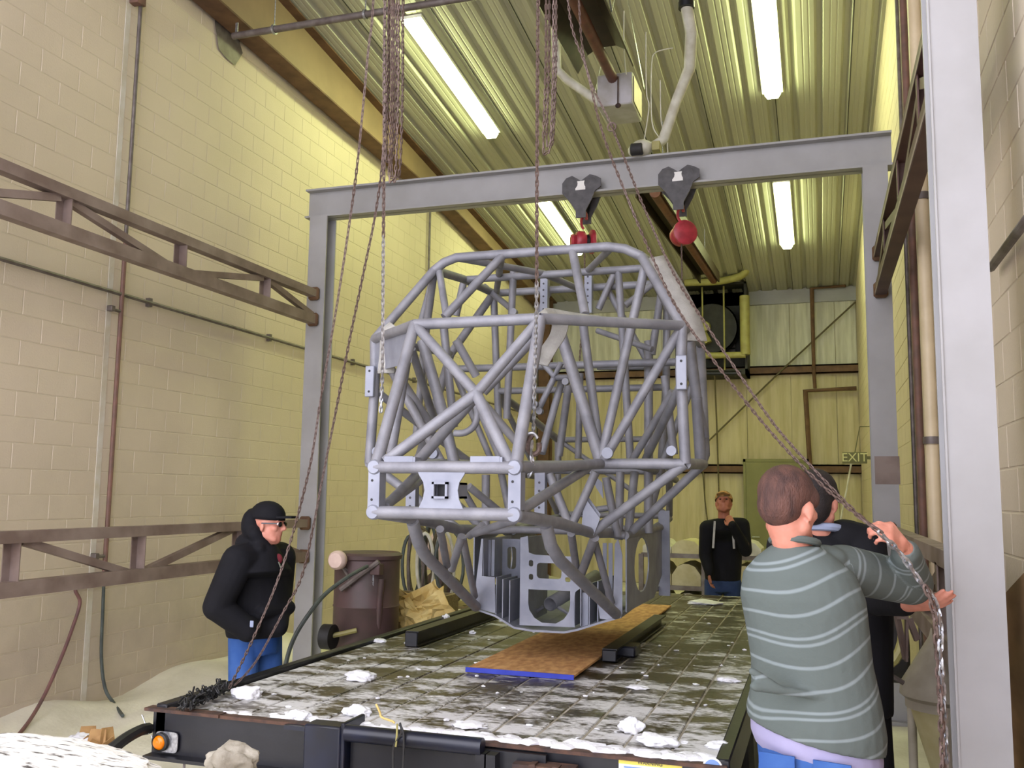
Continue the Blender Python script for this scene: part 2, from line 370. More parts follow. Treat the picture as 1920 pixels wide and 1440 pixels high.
# block walls: chamfered 400 x 200 blocks, joints recessed
def block_mesh(W):
    g = .003; c = .004; d = .03; y0, y1, z0, z1 = g, W-g, g, .2-g
    v = [(0, y0, z0), (0, y1, z0), (0, y1, z1), (0, y0, z1), (d-c, y0, z0), (d-c, y1, z0), (d-c, y1, z1), (d-c, y0, z1),
         (d, y0+c, z0+c), (d, y1-c, z0+c), (d, y1-c, z1-c), (d, y0+c, z1-c)]
    f = [(0, 1, 5, 4), (1, 2, 6, 5), (2, 3, 7, 6), (3, 0, 4, 7), (4, 5, 9, 8), (5, 6, 10, 9), (6, 7, 11, 10), (7, 4, 8, 11), (8, 9, 10, 11)]
    return v, f
def block_wall(name, X, side, ztop, y_start, y_end, joints, limit=300):
    """side +1: the faces look towards +x"""
    base = struct(name, MB().box((X-(.25 if side > 0 else -.0), y_start, 0), (X+(0 if side > 0 else .25), y_end, ztop)), M['mortar'])
    cells = []
    segs = [y_start]+joints+[y_end]
    nz_ = int(ztop/.2)+1
    for a, b in zip(segs[:-1], segs[1:]):
        for k in range(nz_):
            y = a + (0.03 if a != y_start else 0); lead = .2 if k % 2 else .4
            first = True
            while y < b-.06:
                W = min(lead if first else .4, b-.03-y); first = False
                if W < .08: break
                z = k*.2
                c = (X+side*.005, y+W/2, z+.1); px, py, dz = proj(c)
                vis = dz > .5 and -60 < px < 1980 and -60 < py < 1500 and z < ceil_z(y)
                cells.append((vis, dz, y, z, round(W, 3))); y += W
    cells = [c for c in cells if c[3] < ceil_z(c[2])]
    cells.sort(key=lambda c: (not c[0], c[1]))
    cache = {}; rest = MB(); n = 0
    for vis, dz, y, z, W in cells:
        v, f = block_mesh(W); s = random.uniform(-.0006, .0006)
        if vis and n < limit:
            if W not in cache:
                vv = [(side*p[0], p[1], p[2]) for p in v]; ff = f if side > 0 else [tuple(reversed(q)) for q in f]
                q = MB(); q.add(vv, ff); cache[W] = q.mesh('block', M['block'], smooth=False, weld=False)
            o = link_obj('block', cache[W], base, (X-side*.0262+s, y, z)); n += 1
        else: rest.add([(X-side*.0262+s+side*p[0], p[1]+y, p[2]+z) for p in v], f if side > 0 else [tuple(reversed(q)) for q in f])
    tag(rest.build('far_blocks', M['block'], base, smooth=False, weld=False), kind='stuff')
    return base
block_wall('wall_left', XL, 1, 8.25, .0, YB, [6.52])
block_wall('wall_right', XR, -1, 8.25, .0, YB, [])
tag(MB().box((XL-.02, 6.49, 0), (XL+.008, 6.55, 7.6)).build('trim_1', M['caulk']), kind='structure')['label'] = 'smooth caulked joint in the block wall'

# ceiling: ribbed sheets running down the slope
def ceil_mb(x0, x1):
    prof = []; x = x0
    while x < x1-.01:
        for dx, dz in ((0, 0), (.045, 0), (.053, .004), (.061, .004), (.07, 0), (.115, 0), (.123, .004), (.131, .004), (.14, 0), (.185, 0), (.215, .05), (.262, .05), (.292, 0)):
            if x+dx < x1: prof.append((x+dx, dz))
        x += .305
    prof.append((x1, 0)); mb = MB(); N = len(prof)
    for Y in (0, YB):
        for px, pz in prof: mb.v.append(Vector((px, Y, ceil_z(Y)+pz)))
    for i in range(N-1): mb.f.append((i, i+1, N+i+1, N+i))
    return mb
cb = MB(); z0, z1 = ceil_z(0), ceil_z(YB)
cb.add([(XL-.25, 0, z0+.06), (XR+.25, 0, z0+.06), (XR+.25, YB, z1+.06), (XL-.25, YB, z1+.06), (XL-.25, 0, z0+.16), (XR+.25, 0, z0+.16), (XR+.25, YB, z1+.16), (XL-.25, YB, z1+.16)],
       [(0, 3, 2, 1), (4, 5, 6, 7), (0, 1, 5, 4), (1, 2, 6, 5), (2, 3, 7, 6), (3, 0, 4, 7)])
ceiling = struct('ceiling', cb, M['sheet'])
x = XL
while x < XR-.05:
    x1 = min(x+.915, XR); q = ceil_mb(x, x1); q.build('roof_sheet', M['sheet'], ceiling, smooth=False)
    MB().bar((x, .02, ceil_z(.02)-.006), (x, YB, ceil_z(YB)-.006), .01, .008).build('sheet_lap', M['duct'], ceiling, smooth=False); x = x1

# back wall: ribbed sheets between girts
zb = ceil_z(YB)
bw = struct('wall_back', MB().box((XL, YB, 0), (XR, YB+.2, zb+.3)), M['backlow'])
def rib_panel(x0, x1, za, zc, m, nm):
    mb = MB(); n = max(2, int((x1-x0)/.1)); pts = []
    for i in range(n+1):
        xx = x0+(x1-x0)*i/n; pts.append((xx, 0 if i % 3 else -.02))
    N = len(pts)
    for z in (za, zc):
        for p in pts: mb.v.append(Vector((p[0], YB-.03+p[1], z)))
    for i in range(N-1): mb.f.append((i, i+1, N+i+1, N+i))
    return mb.build(nm, m, bw, smooth=False)
for za, zc, m in ((4.62, zb+.05, M['backsheet']), (2.55, 4.42, M['backlow']), (.02, 2.35, M['backlow'])):
    x = XL+.01
    while x < XR-.05: x1 = min(x+.9, XR-.01); rib_panel(x, x1-.012, za, zc, m, 'wall_sheet'); x = x1
for z in (4.52, 2.45):
    g = MB().box((XL, YB-.16, z-.09), (XR, YB-.12, z+.09)); g.box((XL, YB-.16, z+.06), (XR, YB, z+.09)); g.box((XL, YB-.16, z-.09), (XR, YB-.02, z-.07))
    g.build('girt', M['rustbeam'], bw, smooth=False)
MB().box((XL+.01, YB-.1, zb-.28), (XR, YB-.04, zb+.02)).build('eave_trim', M['greysteel'], bw, smooth=False)
# pair of brown frame columns on the back wall
for px in (1022, 470):
    c = aY(px, 700, YB-.5)
    if c.x < XL+.1: continue
    q = MB().box((c.x-.12, YB-.6, 0), (c.x+.12, YB-.57, zb)).box((c.x-.12, YB-.33, 0), (c.x+.12, YB-.3, zb)).box((c.x-.01, YB-.57, 0), (c.x+.01, YB-.33, zb))
    tag(q.build('building_column', M['rustbeam'], smooth=False), 'rust brown steel building column in front of the back wall', 'column')

# sliding olive door with its track box
d0, d1 = aY(1398, 866, YB-.2), aY(1512, 866, YB-.2)
dr = thing('door_1', 'olive metal door in the back wall', 'door', (d0.x, YB-.2, 0)); dr['kind'] = 'structure'; del dr['category']
MB().bbox((d0.x, YB-.23, .02), (d1.x, YB-.18, d0.z)).build('door_leaf', M['door'], dr)
MB().box((d0.x-.05, YB-.24, .02), (d0.x, YB-.14, d0.z+.06)).box((d1.x, YB-.24, .02), (d1.x+.05, YB-.14, d0.z+.06)).box((d0.x-.05, YB-.24, d0.z), (d1.x+.05, YB-.14, d0.z+.06)).build('door_frame', M['door'], dr)
MB().tube([(d0.x+.12, YB-.23, 1.05), (d0.x+.12, YB-.29, 1.05), (d0.x+.26, YB-.29, 1.05)], .013, 8).build('door_handle', M['galv'], dr)

# deep tapered roof beam along the left eave
yb = [0, 14.0, YB]; zbot = [6.75+.036*7.37, 6.51, 6.51-.1*(YB-14.0)]
bx_ = -5.69
root = thing('eave_beam', 'long tan steel roof beam with brown flanges along the left eave', 'beam', (bx_, .05, 6.3))
wv = MB(); poly = [(y, z) for y, z in zip(yb, zbot)]+[(YB, ceil_z(YB)-.005), (0, ceil_z(0)-.005)]
wv.plate([(y, z) for y, z in poly], [], (bx_, 0, 0), (0, 1, 0), (0, 0, 1), .012); wv.build('web', M['tanbeam'], root, smooth=False)
fl = MB()
for i in range(2): fl.bar((bx_-.035, yb[i], zbot[i]), (bx_-.035, yb[i+1], zbot[i+1]), .26, .022)
fl.build('bottom_flange', M['rustbeam'], root, smooth=False)
MB().bar((bx_+.02, 0, ceil_z(0)-.02), (bx_+.02, YB, ceil_z(YB)-.02), .2, .02).build('top_flange', M['rustbeam'], root, smooth=False)

# ------------------------------------------------------------------ ceiling lights
spots = ((-4.34, 9.25, 12.08, 'left strip light before the frame, the largest one in view'), (-4.28, 14.3, 16.93, 'strip light behind the frame, above the cage'),
         (-.435, 9.1, 11.88, 'right strip light before the frame, near the right wall'), (-.435, 14.6, 17.34, 'right strip light behind the frame, near the back'))
for X, y0, y1, lab in spots:
    if not lab: continue
    t = thing('strip_light', 'white glowing ' + lab, 'light', (X, y0, ceil_z(y0)-.12), 'fluorescent strip lights on the ceiling')
    def P(x, y, dz): return (X+x, y, ceil_z(y)-dz)
    def pr(pr_, a, b):
        q = MB(); n = len(pr_)
        for y in (a, b): q.v += [Vector(P(px, y, pz)) for px, pz in pr_]
        for i in range(n): q.f.append((i, (i+1) % n, n+(i+1) % n, n+i))
        q.f.append(tuple(range(n))); q.f.append(tuple(range(2*n-1, n-1, -1))); return q
    pr([(-.13, .012), (.13, .012), (.13, .05), (-.13, .05)], y0, y1).build('housing', M['white'], t, smooth=False)
    pr([(-.1, .052), (.1, .052), (.1, .07), (.065, .125), (-.065, .125), (-.1, .07)], y0, y1).build('diffuser', M['tube'], t, smooth=False)
    pr([(-.095, .052), (.095, .052), (.095, .07), (.06, .12), (-.06, .12), (-.095, .07)], y1+.0005, y1+.006).build('end_cap', M['white'], t, smooth=False)

# ------------------------------------------------------------------ steel lifting frame
YF = 8.7
def ibeam(a, b, hgt, wid, tw=.012, tf=.018, m=None, name='beam', parent=None):
    a = Vector(a); b = Vector(b); t = (b-a).normalized(); up = Vector((0, 0, 1)); q = MB()
    q.bar(a-up*(hgt/2), b-up*(hgt/2), tw, hgt); q.bar(a-up*(tf/2), b-up*(tf/2), wid, tf); q.bar(a-up*(hgt-tf/2), b-up*(hgt-tf/2), wid, tf)
    return q.build(name, m, parent, smooth=False)
def hcol(x, y, z0, z1, wx, wy, m, name, parent):
    q = MB().box((x-wx/2, y-.008, z0), (x+wx/2, y+.008, z1)); q.box((x-wx/2, y-wy/2, z0), (x-wx/2+.018, y+wy/2, z1)).box((x+wx/2-.018, y-wy/2, z0), (x+wx/2, y+wy/2, z1))
    return q.build(name, m, parent, smooth=False)
def hcol2(x, y, z0, z1, wx, wy, m, name, parent):               # wide flange faces the door
    q = MB().box((x-wx/2, y-wy/2, z0), (x+wx/2, y-wy/2+.018, z1)); q.box((x-wx/2, y+wy/2-.018, z0), (x+wx/2, y+wy/2, z1)).box((x-.008, y-wy/2+.017, z0), (x+.008, y+wy/2-.017, z1))
    return q.build(name, m, parent, smooth=False)
fr = thing('gantry', 'grey steel portal frame of two columns and a crossbeam spanning the bay behind the cage', 'frame', (-2.25, YF, 0))
q = MB(); zt, hb = 5.13, .32
q.box((-5.24, YF-.006, zt-hb), (.70, YF+.006, zt)); q.box((-5.24, YF-.09, zt-.02), (.70, YF+.09, zt)); q.box((-5.24, YF-.09, zt-hb), (.70, YF+.09, zt-hb+.02))
q.build('crossbeam', M['greysteel'], fr, smooth=False)
hcol2(-5.06, YF, .02, zt-hb, .21, .21, M['greysteel'], 'column', fr)
hcol2(.55, YF, .02, zt-hb, .21, .21, M['greysteel'], 'column', fr)
for x in (-5.06, .55): MB().box((x-.2, YF-.18, .0), (x+.2, YF+.18, .03)).build('base_plate', M['greysteel'], fr)
q = aY(1665, 912, YF-.12); MB().box((q.x-.1, YF-.108, 1.98), (q.x+.1, YF-.1055, 2.22)).build('worn_patch', M['truss'], fr)

near = thing('gantry', 'pale grey steel column nearest the camera, carrying the front crossbeam', 'frame', (.56, 4.02, 0))
hcol2(.565, 4.05, .0, 4.8, .185, .2, M['greysteel'], 'column', near)
hcol2(-5.06, 3.9, .0, 4.8, .2, .2, M['greysteel'], 'column', near)
MB().box((.47, 3.942, 0), (.478, 3.95, 4.8)).build('flange_lip', M['greysteel'], near)
q = MB(); q.box((-5.24, 3.994, 4.8), (.75, 4.006, 5.12)); q.box((-5.24, 3.91, 5.1), (.75, 4.09, 5.12)); q.box((-5.24, 3.91, 4.8), (.75, 4.09, 4.82)); q.build('crossbeam', M['greysteel'], near, smooth=False)

def truss(X, y0, y1, zlo, zhi, posts, diags, lab, m, loc_):
    t = thing('bracing_truss', lab, 'truss', (X, y0, zlo), 'brown bracing trusses between the frames')
    MB().bar((X, y0, zhi-.04), (X, y1, zhi-.04), .09, .08).build('top_chord', m, t, smooth=False)
    MB().bar((X, y0, zlo+.05), (X, y1, zlo+.05), .09, .1).build('bottom_chord', m, t, smooth=False)
    for y in posts:
        MB().box((X-.045, y-.035, zlo+.09), (X-.037, y+.035, zhi-.07)).box((X-.045, y+.027, zlo+.09), (X+.04, y+.035, zhi-.07)).build('post', m, t, smooth=False)
    for ya, za, yb_, zb_ in diags: MB().bar((X-.01, ya, za), (X-.01, yb_, zb_), .05, .055).build('diagonal', m, t, smooth=False)
    if m is M['truss_shaded']:
        for z in (zhi-.04, zlo+.05): MB().box((X-.05, y0, z-.045), (X-.0455, y1, z-.02)).build('lit_flange_edge', M['truss'], t, smooth=False)  # lit edge of each chord flange painted as a lighter strip
    for z in (zhi-.04, zlo+.05): MB().bbox((X-.06, y1-.06, z-.07), (X+.06, y1, z+.07), .02).build('weld_cap', M['rustbeam'], t)
    return t
zh, zl = 3.99, 3.62
truss(-5.06, 4.0, YF-.11, zl, zh, (5.1, 6.38, 7.65), ((4.1, 3.66, 5.05, 3.9), (5.15, 3.9, 6.33, 3.68), (6.43, 3.68, 7.6, 3.9), (7.7, 3.9, 8.55, 3.72)), 'upper brown steel truss along the left wall', M['truss'], 0)
truss(-5.06, 4.0, YF-.11, 1.14, 1.57, (4.87, 6.08, 7.4), ((4.95, 1.5, 6.04, 1.2), (6.12, 1.2, 7.3, 1.5), (7.45, 1.5, 8.5, 1.22)), 'lower brown steel truss along the left wall, behind the man in the black hoodie', M['truss'], 0)
truss(.56, 4.15, YF-.11, zl, zh+.05, (4.85, 6.1, 7.4), ((4.2, 3.66, 4.8, 3.9), (4.9, 3.9, 6.05, 3.68), (6.15, 3.68, 7.35, 3.9), (7.45, 3.9, 8.5, 3.7)), 'upper brown steel truss along the right wall', M['truss_shaded'], 0)
truss(.56, 4.15, YF-.11, 1.14, 1.63, (4.85, 6.1, 7.4), ((4.9, 1.5, 6.05, 1.2), (6.15, 1.2, 7.35, 1.5)), 'lower brown steel truss along the right wall, behind the raised hand', M['truss'], 0)

# trolleys and chain hoists
def trolley(px, py, rot, lab, lab2):
    c = aY(px, py, YF-.1); x = c.x; z0 = zt-hb
    t = thing('beam_trolley', lab, 'trolley', (x, YF, z0), 'trolleys on the crossbeam')
    for sgn in (-1, 1):
        pl = [(-.19, .02), (-.19, .12), (-.15, .17), (-.09, .19), (-.04, .16), (0, .13), (.04, .16), (.09, .19), (.15, .17), (.2, .14), (.2, .06), (.14, .02), (.11, -.06), (.05, -.17), (.05, -.24), (-.05, -.24), (-.05, -.17), (-.12, -.06)]
        MB().plate([(a, b-.02) for a, b in pl], [], (x, YF+sgn*.115, z0), (1, 0, 0), (0, 0, 1), .014).build('side_plate', M['trolley'], t, smooth=False)
        for dx in (-.09, .09):
            MB().lathe([(.055, -.04), (.07, -.035), (.07, 0), (.055, .005)], 16, 'y', (x+dx, YF+sgn*.085, z0+.085)).build('wheel', M['trolley'], t)
    MB().box((x-.055, YF-.124, z0+.02), (x+.045, YF-.1225, z0+.11)).build('rating_label', M['white'], t, smooth=False)
    MB().tube([(x, YF-.115, z0-.2), (x, YF+.115, z0-.2)], .018, 10).build('load_pin', M['galv'], t)
    MB().bar((x+.03, YF+.1, z0-.02), (x-.02, YF+.1, z0-.2), .01, .06).build('brace', M['black'], t)
    h = thing('chain_hoist', lab2, 'hoist', (x+.02, YF, z0-.42), 'red chain hoists')
    zc = z0-.47
    MB().tube(smooth_path([(x, YF, zc+.13), (x-.02, YF, zc+.17), (x-.02, YF, zc+.23), (x+.02, YF, zc+.29), (x+.03, YF, zc+.22)], 4), .014, 8).build('top_hook', M['red'], h)
    a = R_(rot); ax = Vector((math.cos(a), math.sin(a), 0)); cc = Vector((x+.02, YF, zc)); rm = rot2(ax)
    def lt(prof, off, nm, m_):
        q = MB().lathe(prof, 22); q.v = [rm @ p + cc + ax*off for p in q.v]; return q.build(nm, m_, h)
    lt([(.0, -.05), (.085, -.05), (.1, -.03), (.1, .03), (.085, .05), (0, .05)], -.05, 'body', M['red'])
    lt([(.0, -.02), (.10, -.02), (.12, -.01), (.12, .02), (.10, .035), (0, .035)], .06, 'hand_wheel_cover', M['red'])
    lt([(.0, -.02), (.06, -.02), (.075, 0), (.06, .03), (0, .03)], -.13, 'gear_cover', M['red'])
    lt([(.0, -.015), (.07, -.015), (.07, .015), (0, .015)], .015, 'load_sheave', M['black'])
    return x, zc
hx1 = trolley(1090, 365, 25, 'dark grey beam trolley, the left one above the cage', 'red hand chain hoist under the left trolley')
hx2 = trolley(1272, 340, -60, 'dark grey beam trolley, the right one on the crossbeam', 'red hand chain hoist with a round cover under the right trolley')

# ------------------------------------------------------------------ overhead services
p0, p1 = aY(437, 68, 7.7), aY(850, 0, 7.7); dd = (p1-p0)
pp = thing('overhead_pipe', 'dark grey steel pipe crossing overhead at the top left', 'pipe', p0)
MB().tube([p0, p0+dd*2.9], .035, 12).build('pipe_run', M['pipe'], pp)
for k in (.2, .62, 1.4): c = p0+dd*k; MB().tube([c+Vector((0, 0, .03)), (c.x, c.y, ceil_z(c.y)-.01)], .006, 6).lathe([(.05, -.012), (.05, .012), (.04, .012), (.04, -.012), (.05, -.012)], 14, 'x', c).build('hanger', M['galv'], pp)
MB().bar(p0+Vector((.04, 0, .03)), p0+Vector((.04, 0, .14)), .03, .01).build('clamp', M['galv'], pp)
pt = aX(425, 62, XL+.01); q = MB(); n = 16
q.v.append(pt+Vector((.012, 0, 0)))
for i in range(n): a = 2*PI*i/n; r = .2*(1+.35*noise.noise(Vector((math.cos(a)*1.5, math.sin(a)*1.5, 3))))*(1.25 if a > 4 else .9); q.v.append(pt+Vector((.0115, r*math.cos(a)*1.3, r*math.sin(a))))
q.f = [(0, 1+i, 1+(i+1) % n) for i in range(n)]; q.build('mortar_patch', M['pipe'], None, weld=False); tag(bpy.data.objects['mortar_patch'], 'rough grey mortar patch high on the left block wall', 'patch')

# radiant tube heater
hb0 = aD(1156, 172, 9.3); hz = hb0.z
ht = thing('tube_heater', 'brown radiant tube heater under the ceiling, ending in a pale burner box', 'heater', (hb0.x, 4.2, hz+.15))
for nm, a, b in (('tube', 4.2, hb0.y-.1),): MB().tube([(hb0.x-.02, a, hz+.1), (hb0.x-.02, b, hz+.1)], .052, 14).build(nm, M['heater'], ht)
rf = MB(); pr_ = [(-.30, -.02), (-.2, .16), (-.09, .22), (.09, .22), (.2, .16), (.26, -.02)]; th_ = [(a*.96, b-.012) for a, b in pr_]
def extr(prof, a, b, cx, cz):
    q = MB(); n = len(prof)
    for y in (a, b): q.v += [Vector((cx+px, y, cz+pz)) for px, pz in prof]
    for i in range(n): q.f.append((i, (i+1) % n, n+(i+1) % n, n+i))
    return q
extr(pr_+th_[::-1], 4.2, hb0.y-.35, hb0.x-.02, hz+.1).build('reflector', M['reflect'], ht, smooth=False)
MB().bbox((hb0.x-.18, hb0.y-.1, hz-.18), (hb0.x+.18, hb0.y+.4, hz+.15), .012).build('burner_box', M['box'], ht)
MB().box((hb0.x+.185, hb0.y-.06, hz-.15), (hb0.x+.19, hb0.y+.36, hz+.12)).build('side_cover', M['pvc'], ht)
MB().tube([(hb0.x+.04, hb0.y-.12, hz+.1), (hb0.x+.04, hb0.y-.13, hz-.2)], .007, 6).ell((hb0.x+.04, hb0.y-.12, hz-.2), (.03, .02, .025)).build('drain_fitting', M['rust'], ht)
for y in (5.2, 7.4, 9.0): MB().tube([(hb0.x-.28, y, hz+.1), (hb0.x, y, ceil_z(y)-.02), (hb0.x+.24, y, hz+.1)], .006, 5).build('hanging_wire', M['galv'], ht)
h2 = thing('tube_heater', 'brown heater tube beyond the frame, running back to the fan', 'heater', (hb0.x-.05, 11.6, hz))
h2a, h2b = aD(1228, 360, 12.2), aD(1338, 525, 17.6)
MB().tube([h2a, h2b], .075, 14).build('tube', M['heater'], h2)
q = MB(); u = (h2b-h2a).normalized(); q.bar(h2a+Vector((-.08, 0, .13)), h2b+Vector((-.08, 0, .13)), .34, .03).bar(h2a+Vector((-.25, 0, .05)), h2b+Vector((-.25, 0, .05)), .02, .2).bar(h2a+Vector((.1, 0, .05)), h2b+Vector((.1, 0, .05)), .02, .2); q.build('reflector', M['reflect'], h2, smooth=False)
for k in (.1, .8): c = h2a.lerp(h2b, k); MB().tube([c+Vector((0, 0, .1)), (c.x, c.y, ceil_z(c.y))], .006, 5).build('hanging_wire', M['galv'], h2)

fl = thing('flue_pipe', 'white bent flue pipe dropping from the ceiling to a fan motor', 'pipe', aD(1290, 20, 8.4))
D = 9.0
pts = [aD(1287, 10, D-.4), aD(1296, 60, D-.3), aD(1293, 128, D-.1), aD(1268, 190, D), aD(1244, 262, D), aD(1225, 275, D), aD(1200, 278, D)]
MB().tube([pts[0]+Vector((0, 0, .6)), pts[0]]+pts[1:], [.055, .055, .055, .055, .05, .05, .05, .05], 14).build('flue', M['flue'], fl)
MB().lathe([(.06, -.03), (.075, -.03), (.075, .03), (.06, .03)], 16, 'z', pts[0]).build('storm_collar', M['black'], fl)
c = pts[-1]
MB().ell(c+Vector((.02, 0, 0)), (.11, .1, .08)).ell(c+Vector((-.06, 0, -.02)), (.06, .06, .06)).build('blower', M['flue'], fl)
MB().lathe([(.05, -.06), (.06, -.05), (.06, .05), (.05, .06)], 14, 'x', c+Vector((-.02, -.06, -.03))).build('motor', M['duct'], fl)
MB().bbox(tuple(c+Vector((.12, -.05, -.05))), tuple(c+Vector((.2, .05, .04)))).build('junction_box', M['yellow'], fl)
w1 = thing('wiring', 'thin pale cables looping down from the ceiling to the fan motor', 'cable', aD(1225, 90, 9))
for pl in (((1262, 90), (1230, 98), (1222, 120), (1221, 200), (1225, 240), (1240, 262)), ((1211, 60), (1212, 170), (1217, 200), (1208, 262)), ((1238, 150), (1240, 230), (1250, 255), (1252, 286)), ((1170, 20), (1170, 90), (1174, 140))):
    MB().tube(smooth_path([aD(a, b, 9.0) for a, b in pl], 4), .006, 5).build('cable', M['flue'], w1)
mb = MB().tube([aD(1040, -20, 9.2), aD(1042, 60, 9.3), aD(1044, 130, 9.4), aD(1064, 150, 9.4), aD(1128, 195, 9.4)], .045, 10)
tag(mb.build('air_duct', M['flue']), 'pale angled air intake pipe joining the heater box from the left', 'pipe')

# conduits on the left wall
q = thing('vertical_pipe', 'thin rusty pipe running down the left wall to two air hoses', 'pipe', (XL+.05, 6.62, 1.0))
MB().tube([(XL+.05, 6.62, 6.36), (XL+.05, 6.62, 4.1)], .018, 8).build('upper_pipe', M['pipe'], q)
MB().tube([(XL+.05, 6.62, 4.1), (XL+.05, 6.62, 1.05)], .02, 8).build('lower_pipe', M['redpipe'], q)
MB().bbox((XL+.0, 6.52, 6.28), (XL+.1, 6.6, 6.36)).bbox((XL+.03, 6.58, 6.3), (XL+.08, 6.66, 6.38)).build('top_valve', M['redpipe'], q)
for z in (1.28, 3.42): MB().tube([(XL+.05, 6.62, z), (XL+.05, 6.5, z)], .015, 8).bbox((XL+.02, 6.47, z-.02), (XL+.08, 6.52, z+.03)).build('tap', M['pipe'], q)
q = MB().tube([(XL+.045, 3.5, 3.58), (XL+.045, YB-.3, 3.56)], .018, 8)
for y in (5.0, 7.0, 9.0, 11., 13.): q.box((XL, y-.02, 3.54), (XL+.05, y+.02, 3.62))
tag(q.build('wall_conduit', M['pipe']), 'long dark conduit running level along the left wall', 'conduit')
c = aX(806, 420, XL+.04)
tag(MB().tube([(XL+.04, c.y, ceil_z(c.y)-.3), (XL+.04, c.y, .2)], .02, 8).build('wall_conduit', M['pipe']), 'thin vertical conduit on the yellow-lit left wall behind the frame', 'conduit')
def hose(name, pts, r, m, lab, cat='hose', k=6, par=None):
    o = MB().tube(smooth_path(pts, k), r, 8).build(name, m, par)
    return tag(o, lab, cat) if lab else o
hose('air_hose', [(XL+.05, 6.62, 1.06), (XL+.06, 6.3, 1.04), aX(150, 1130, XL+.07), aX(135, 1180, XL+.1), aX(112, 1240, XL+.15), aX(80, 1310, XL+.2), aF(45, 1365), aF(8, 1400), aF(-60, 1440)], .014, M['redhose'], 'dull red air hose sweeping down to the floor at the far left')
hose('air_hose', [(XL+.05, 6.62, 1.06), aX(193, 1140, XL+.05), aX(190, 1230, XL+.07), aX(197, 1290, XL+.12), aX(213, 1318, XL+.25), aF(230, 1342)], .014, M['hose'], 'dark air hose hanging straight down the left wall')
hose('air_hose', [aF(-40, 1405), aF(15, 1398), aF(60, 1392), aF(110, 1393), aF(142, 1394)], .016, M['redhose'], 'short mauve hose lying on the dusty floor at the far left')

# right wall pipes
def vpipe(px, py, X, r, m, lab, z1=None, coup=()):
    c = aX(px, py, X); z1 = z1 or ceil_z(c.y)-.05; q = thing('wall_pipe', lab, 'pipe', (X, c.y, .05))
    MB().tube([(X, c.y, .05), (X, c.y, z1)], r, 12).build('pipe_run', m, q)
    for z in coup: MB().lathe([(r+.012, -.025), (r+.014, 0), (r+.012, .025)], 14, 'z', (X, c.y, z)).build('coupling', M['pipe'], q)
c1 = aX(1730, 365, XR-.09).z; c2 = aX(1747, 826, XR-.09).z
vpipe(1738, 600, XR-.09, .045, M['pvc'], 'beige plastic pipe running up the right wall', None, (c1, c2))
vpipe(1716, 600, XR-.07, .03, M['redpipe'], 'dark brown pipe beside the beige pipe on the right wall')
vpipe(1704, 600, XR-.05, .018, M['pipe'], 'thin grey conduit at the far side of the right wall pipes')
q = MB().tube([(XR-.05, .6, 2.93), (XR-.05, aX(1862, 590, XR-.05).y, 2.93)], .02, 8)
tag(q.build('wall_conduit', M['pipe']), 'dark conduit on the right wall at the right edge of the view', 'conduit')

# plywood sheet behind the near column
a = aX(1885, 1100, .74)
mb = MB(); mb.plate([(.4, .0), (a.y+.15, .0), (a.y+.15, 1.42), (.4, 2.6)], [], (.745, 0, 0), (0, 1, 0), (0, 0, 1), .018)
tag(mb.build('plywood_sheet', M['ply'], smooth=False), 'brown plywood sheet against the right wall at the right edge', 'board')

# ------------------------------------------------------------------ back wall equipment
Yw = 19.4
a, b = aY(1265, 535, Yw), aY(1402, 702, Yw)
fn = thing('exhaust_fan', 'large dark exhaust fan in a square housing on the back wall', 'fan', (a.x, Yw, b.z))
x0, x1, z0, z1 = a.x, b.x, b.z, a.z
hx = MB().box((x0, Yw, z0), (x0+.05, YB-.05, z1)).box((x1-.05, Yw, z0), (x1, YB-.05, z1)).box((x0, Yw, z1-.05), (x1, YB-.05, z1)).box((x0, Yw, z0), (x1, YB-.05, z0+.12)).box((x0, YB-.1, z0), (x1, YB-.06, z1))
hx.build('housing', M['duct'], fn, smooth=False)
cx, cz = (x0+x1)/2, (z0+z1)/2+.05; R0 = .52
MB().lathe([(R0+.03, -.12), (R0, -.12), (R0, .12), (R0+.03, .12), (R0+.03, -.12)], 32, 'y', (cx, Yw+.3, cz)).build('shroud_ring', M['duct'], fn)
for k in range(6):
    an = k*PI/3+.3; u = Vector((math.cos(an), 0, math.sin(an))); v = Vector((-math.sin(an), .35, math.cos(an)))
    q = MB(); c = Vector((cx, Yw+.3, cz)); q.add([c+u*.1-v*.06, c+u*.1+v*.06, c+u*.48+v*.14, c+u*.5-v*.12], [(0, 1, 2, 3)]); q.build('blade', M['louver'], fn, weld=False)
for k in range(8):
    z = cz-.42+k*.11; MB().bar((cx-.45, YB-.2, z), (cx+.45, YB-.2, z-.02), .08, .015, (0, 1, .6)).build('louver', M['louver'], fn)
MB().lathe([(0, -.12), (.1, -.1), (.12, 0), (.1, .1), (0, .12)], 18, 'y', (cx-.12, Yw+.1, cz+.02)).build('motor', M['yellow'], fn)
for dx in (-.16, .28): MB().tube([(cx+dx, Yw-.02, z0+.1), (cx+dx, Yw-.02, z1-.08)], .018, 8).build('guard_bar', M['yellow'], fn)
MB().tube([(cx-.2, Yw-.05, cz-.3), (cx-.12, Yw-.05, cz-.2), (cx-.05, Yw-.05, cz-.35)], .09, 10).build('belt_cover', M['yellow'], fn)
gp = thing('yellow_guard_pipe', 'yellow pipe rail framing the right and lower sides of the exhaust fan', 'pipe', (x1, Yw-.1, z0+.2))
za = aY(1400, 470, 19.1)
MB().tube([aY(1396, 555, 19.2), aY(1397, 640, 19.2), aY(1398, 665, 19.2)], .1, 12).build('upright', M['yellow'], gp)
MB().tube([aY(1398, 665, 19.2), aY(1320, 667, 19.2)], .065, 12).build('lower_rail', M['yellow'], gp)
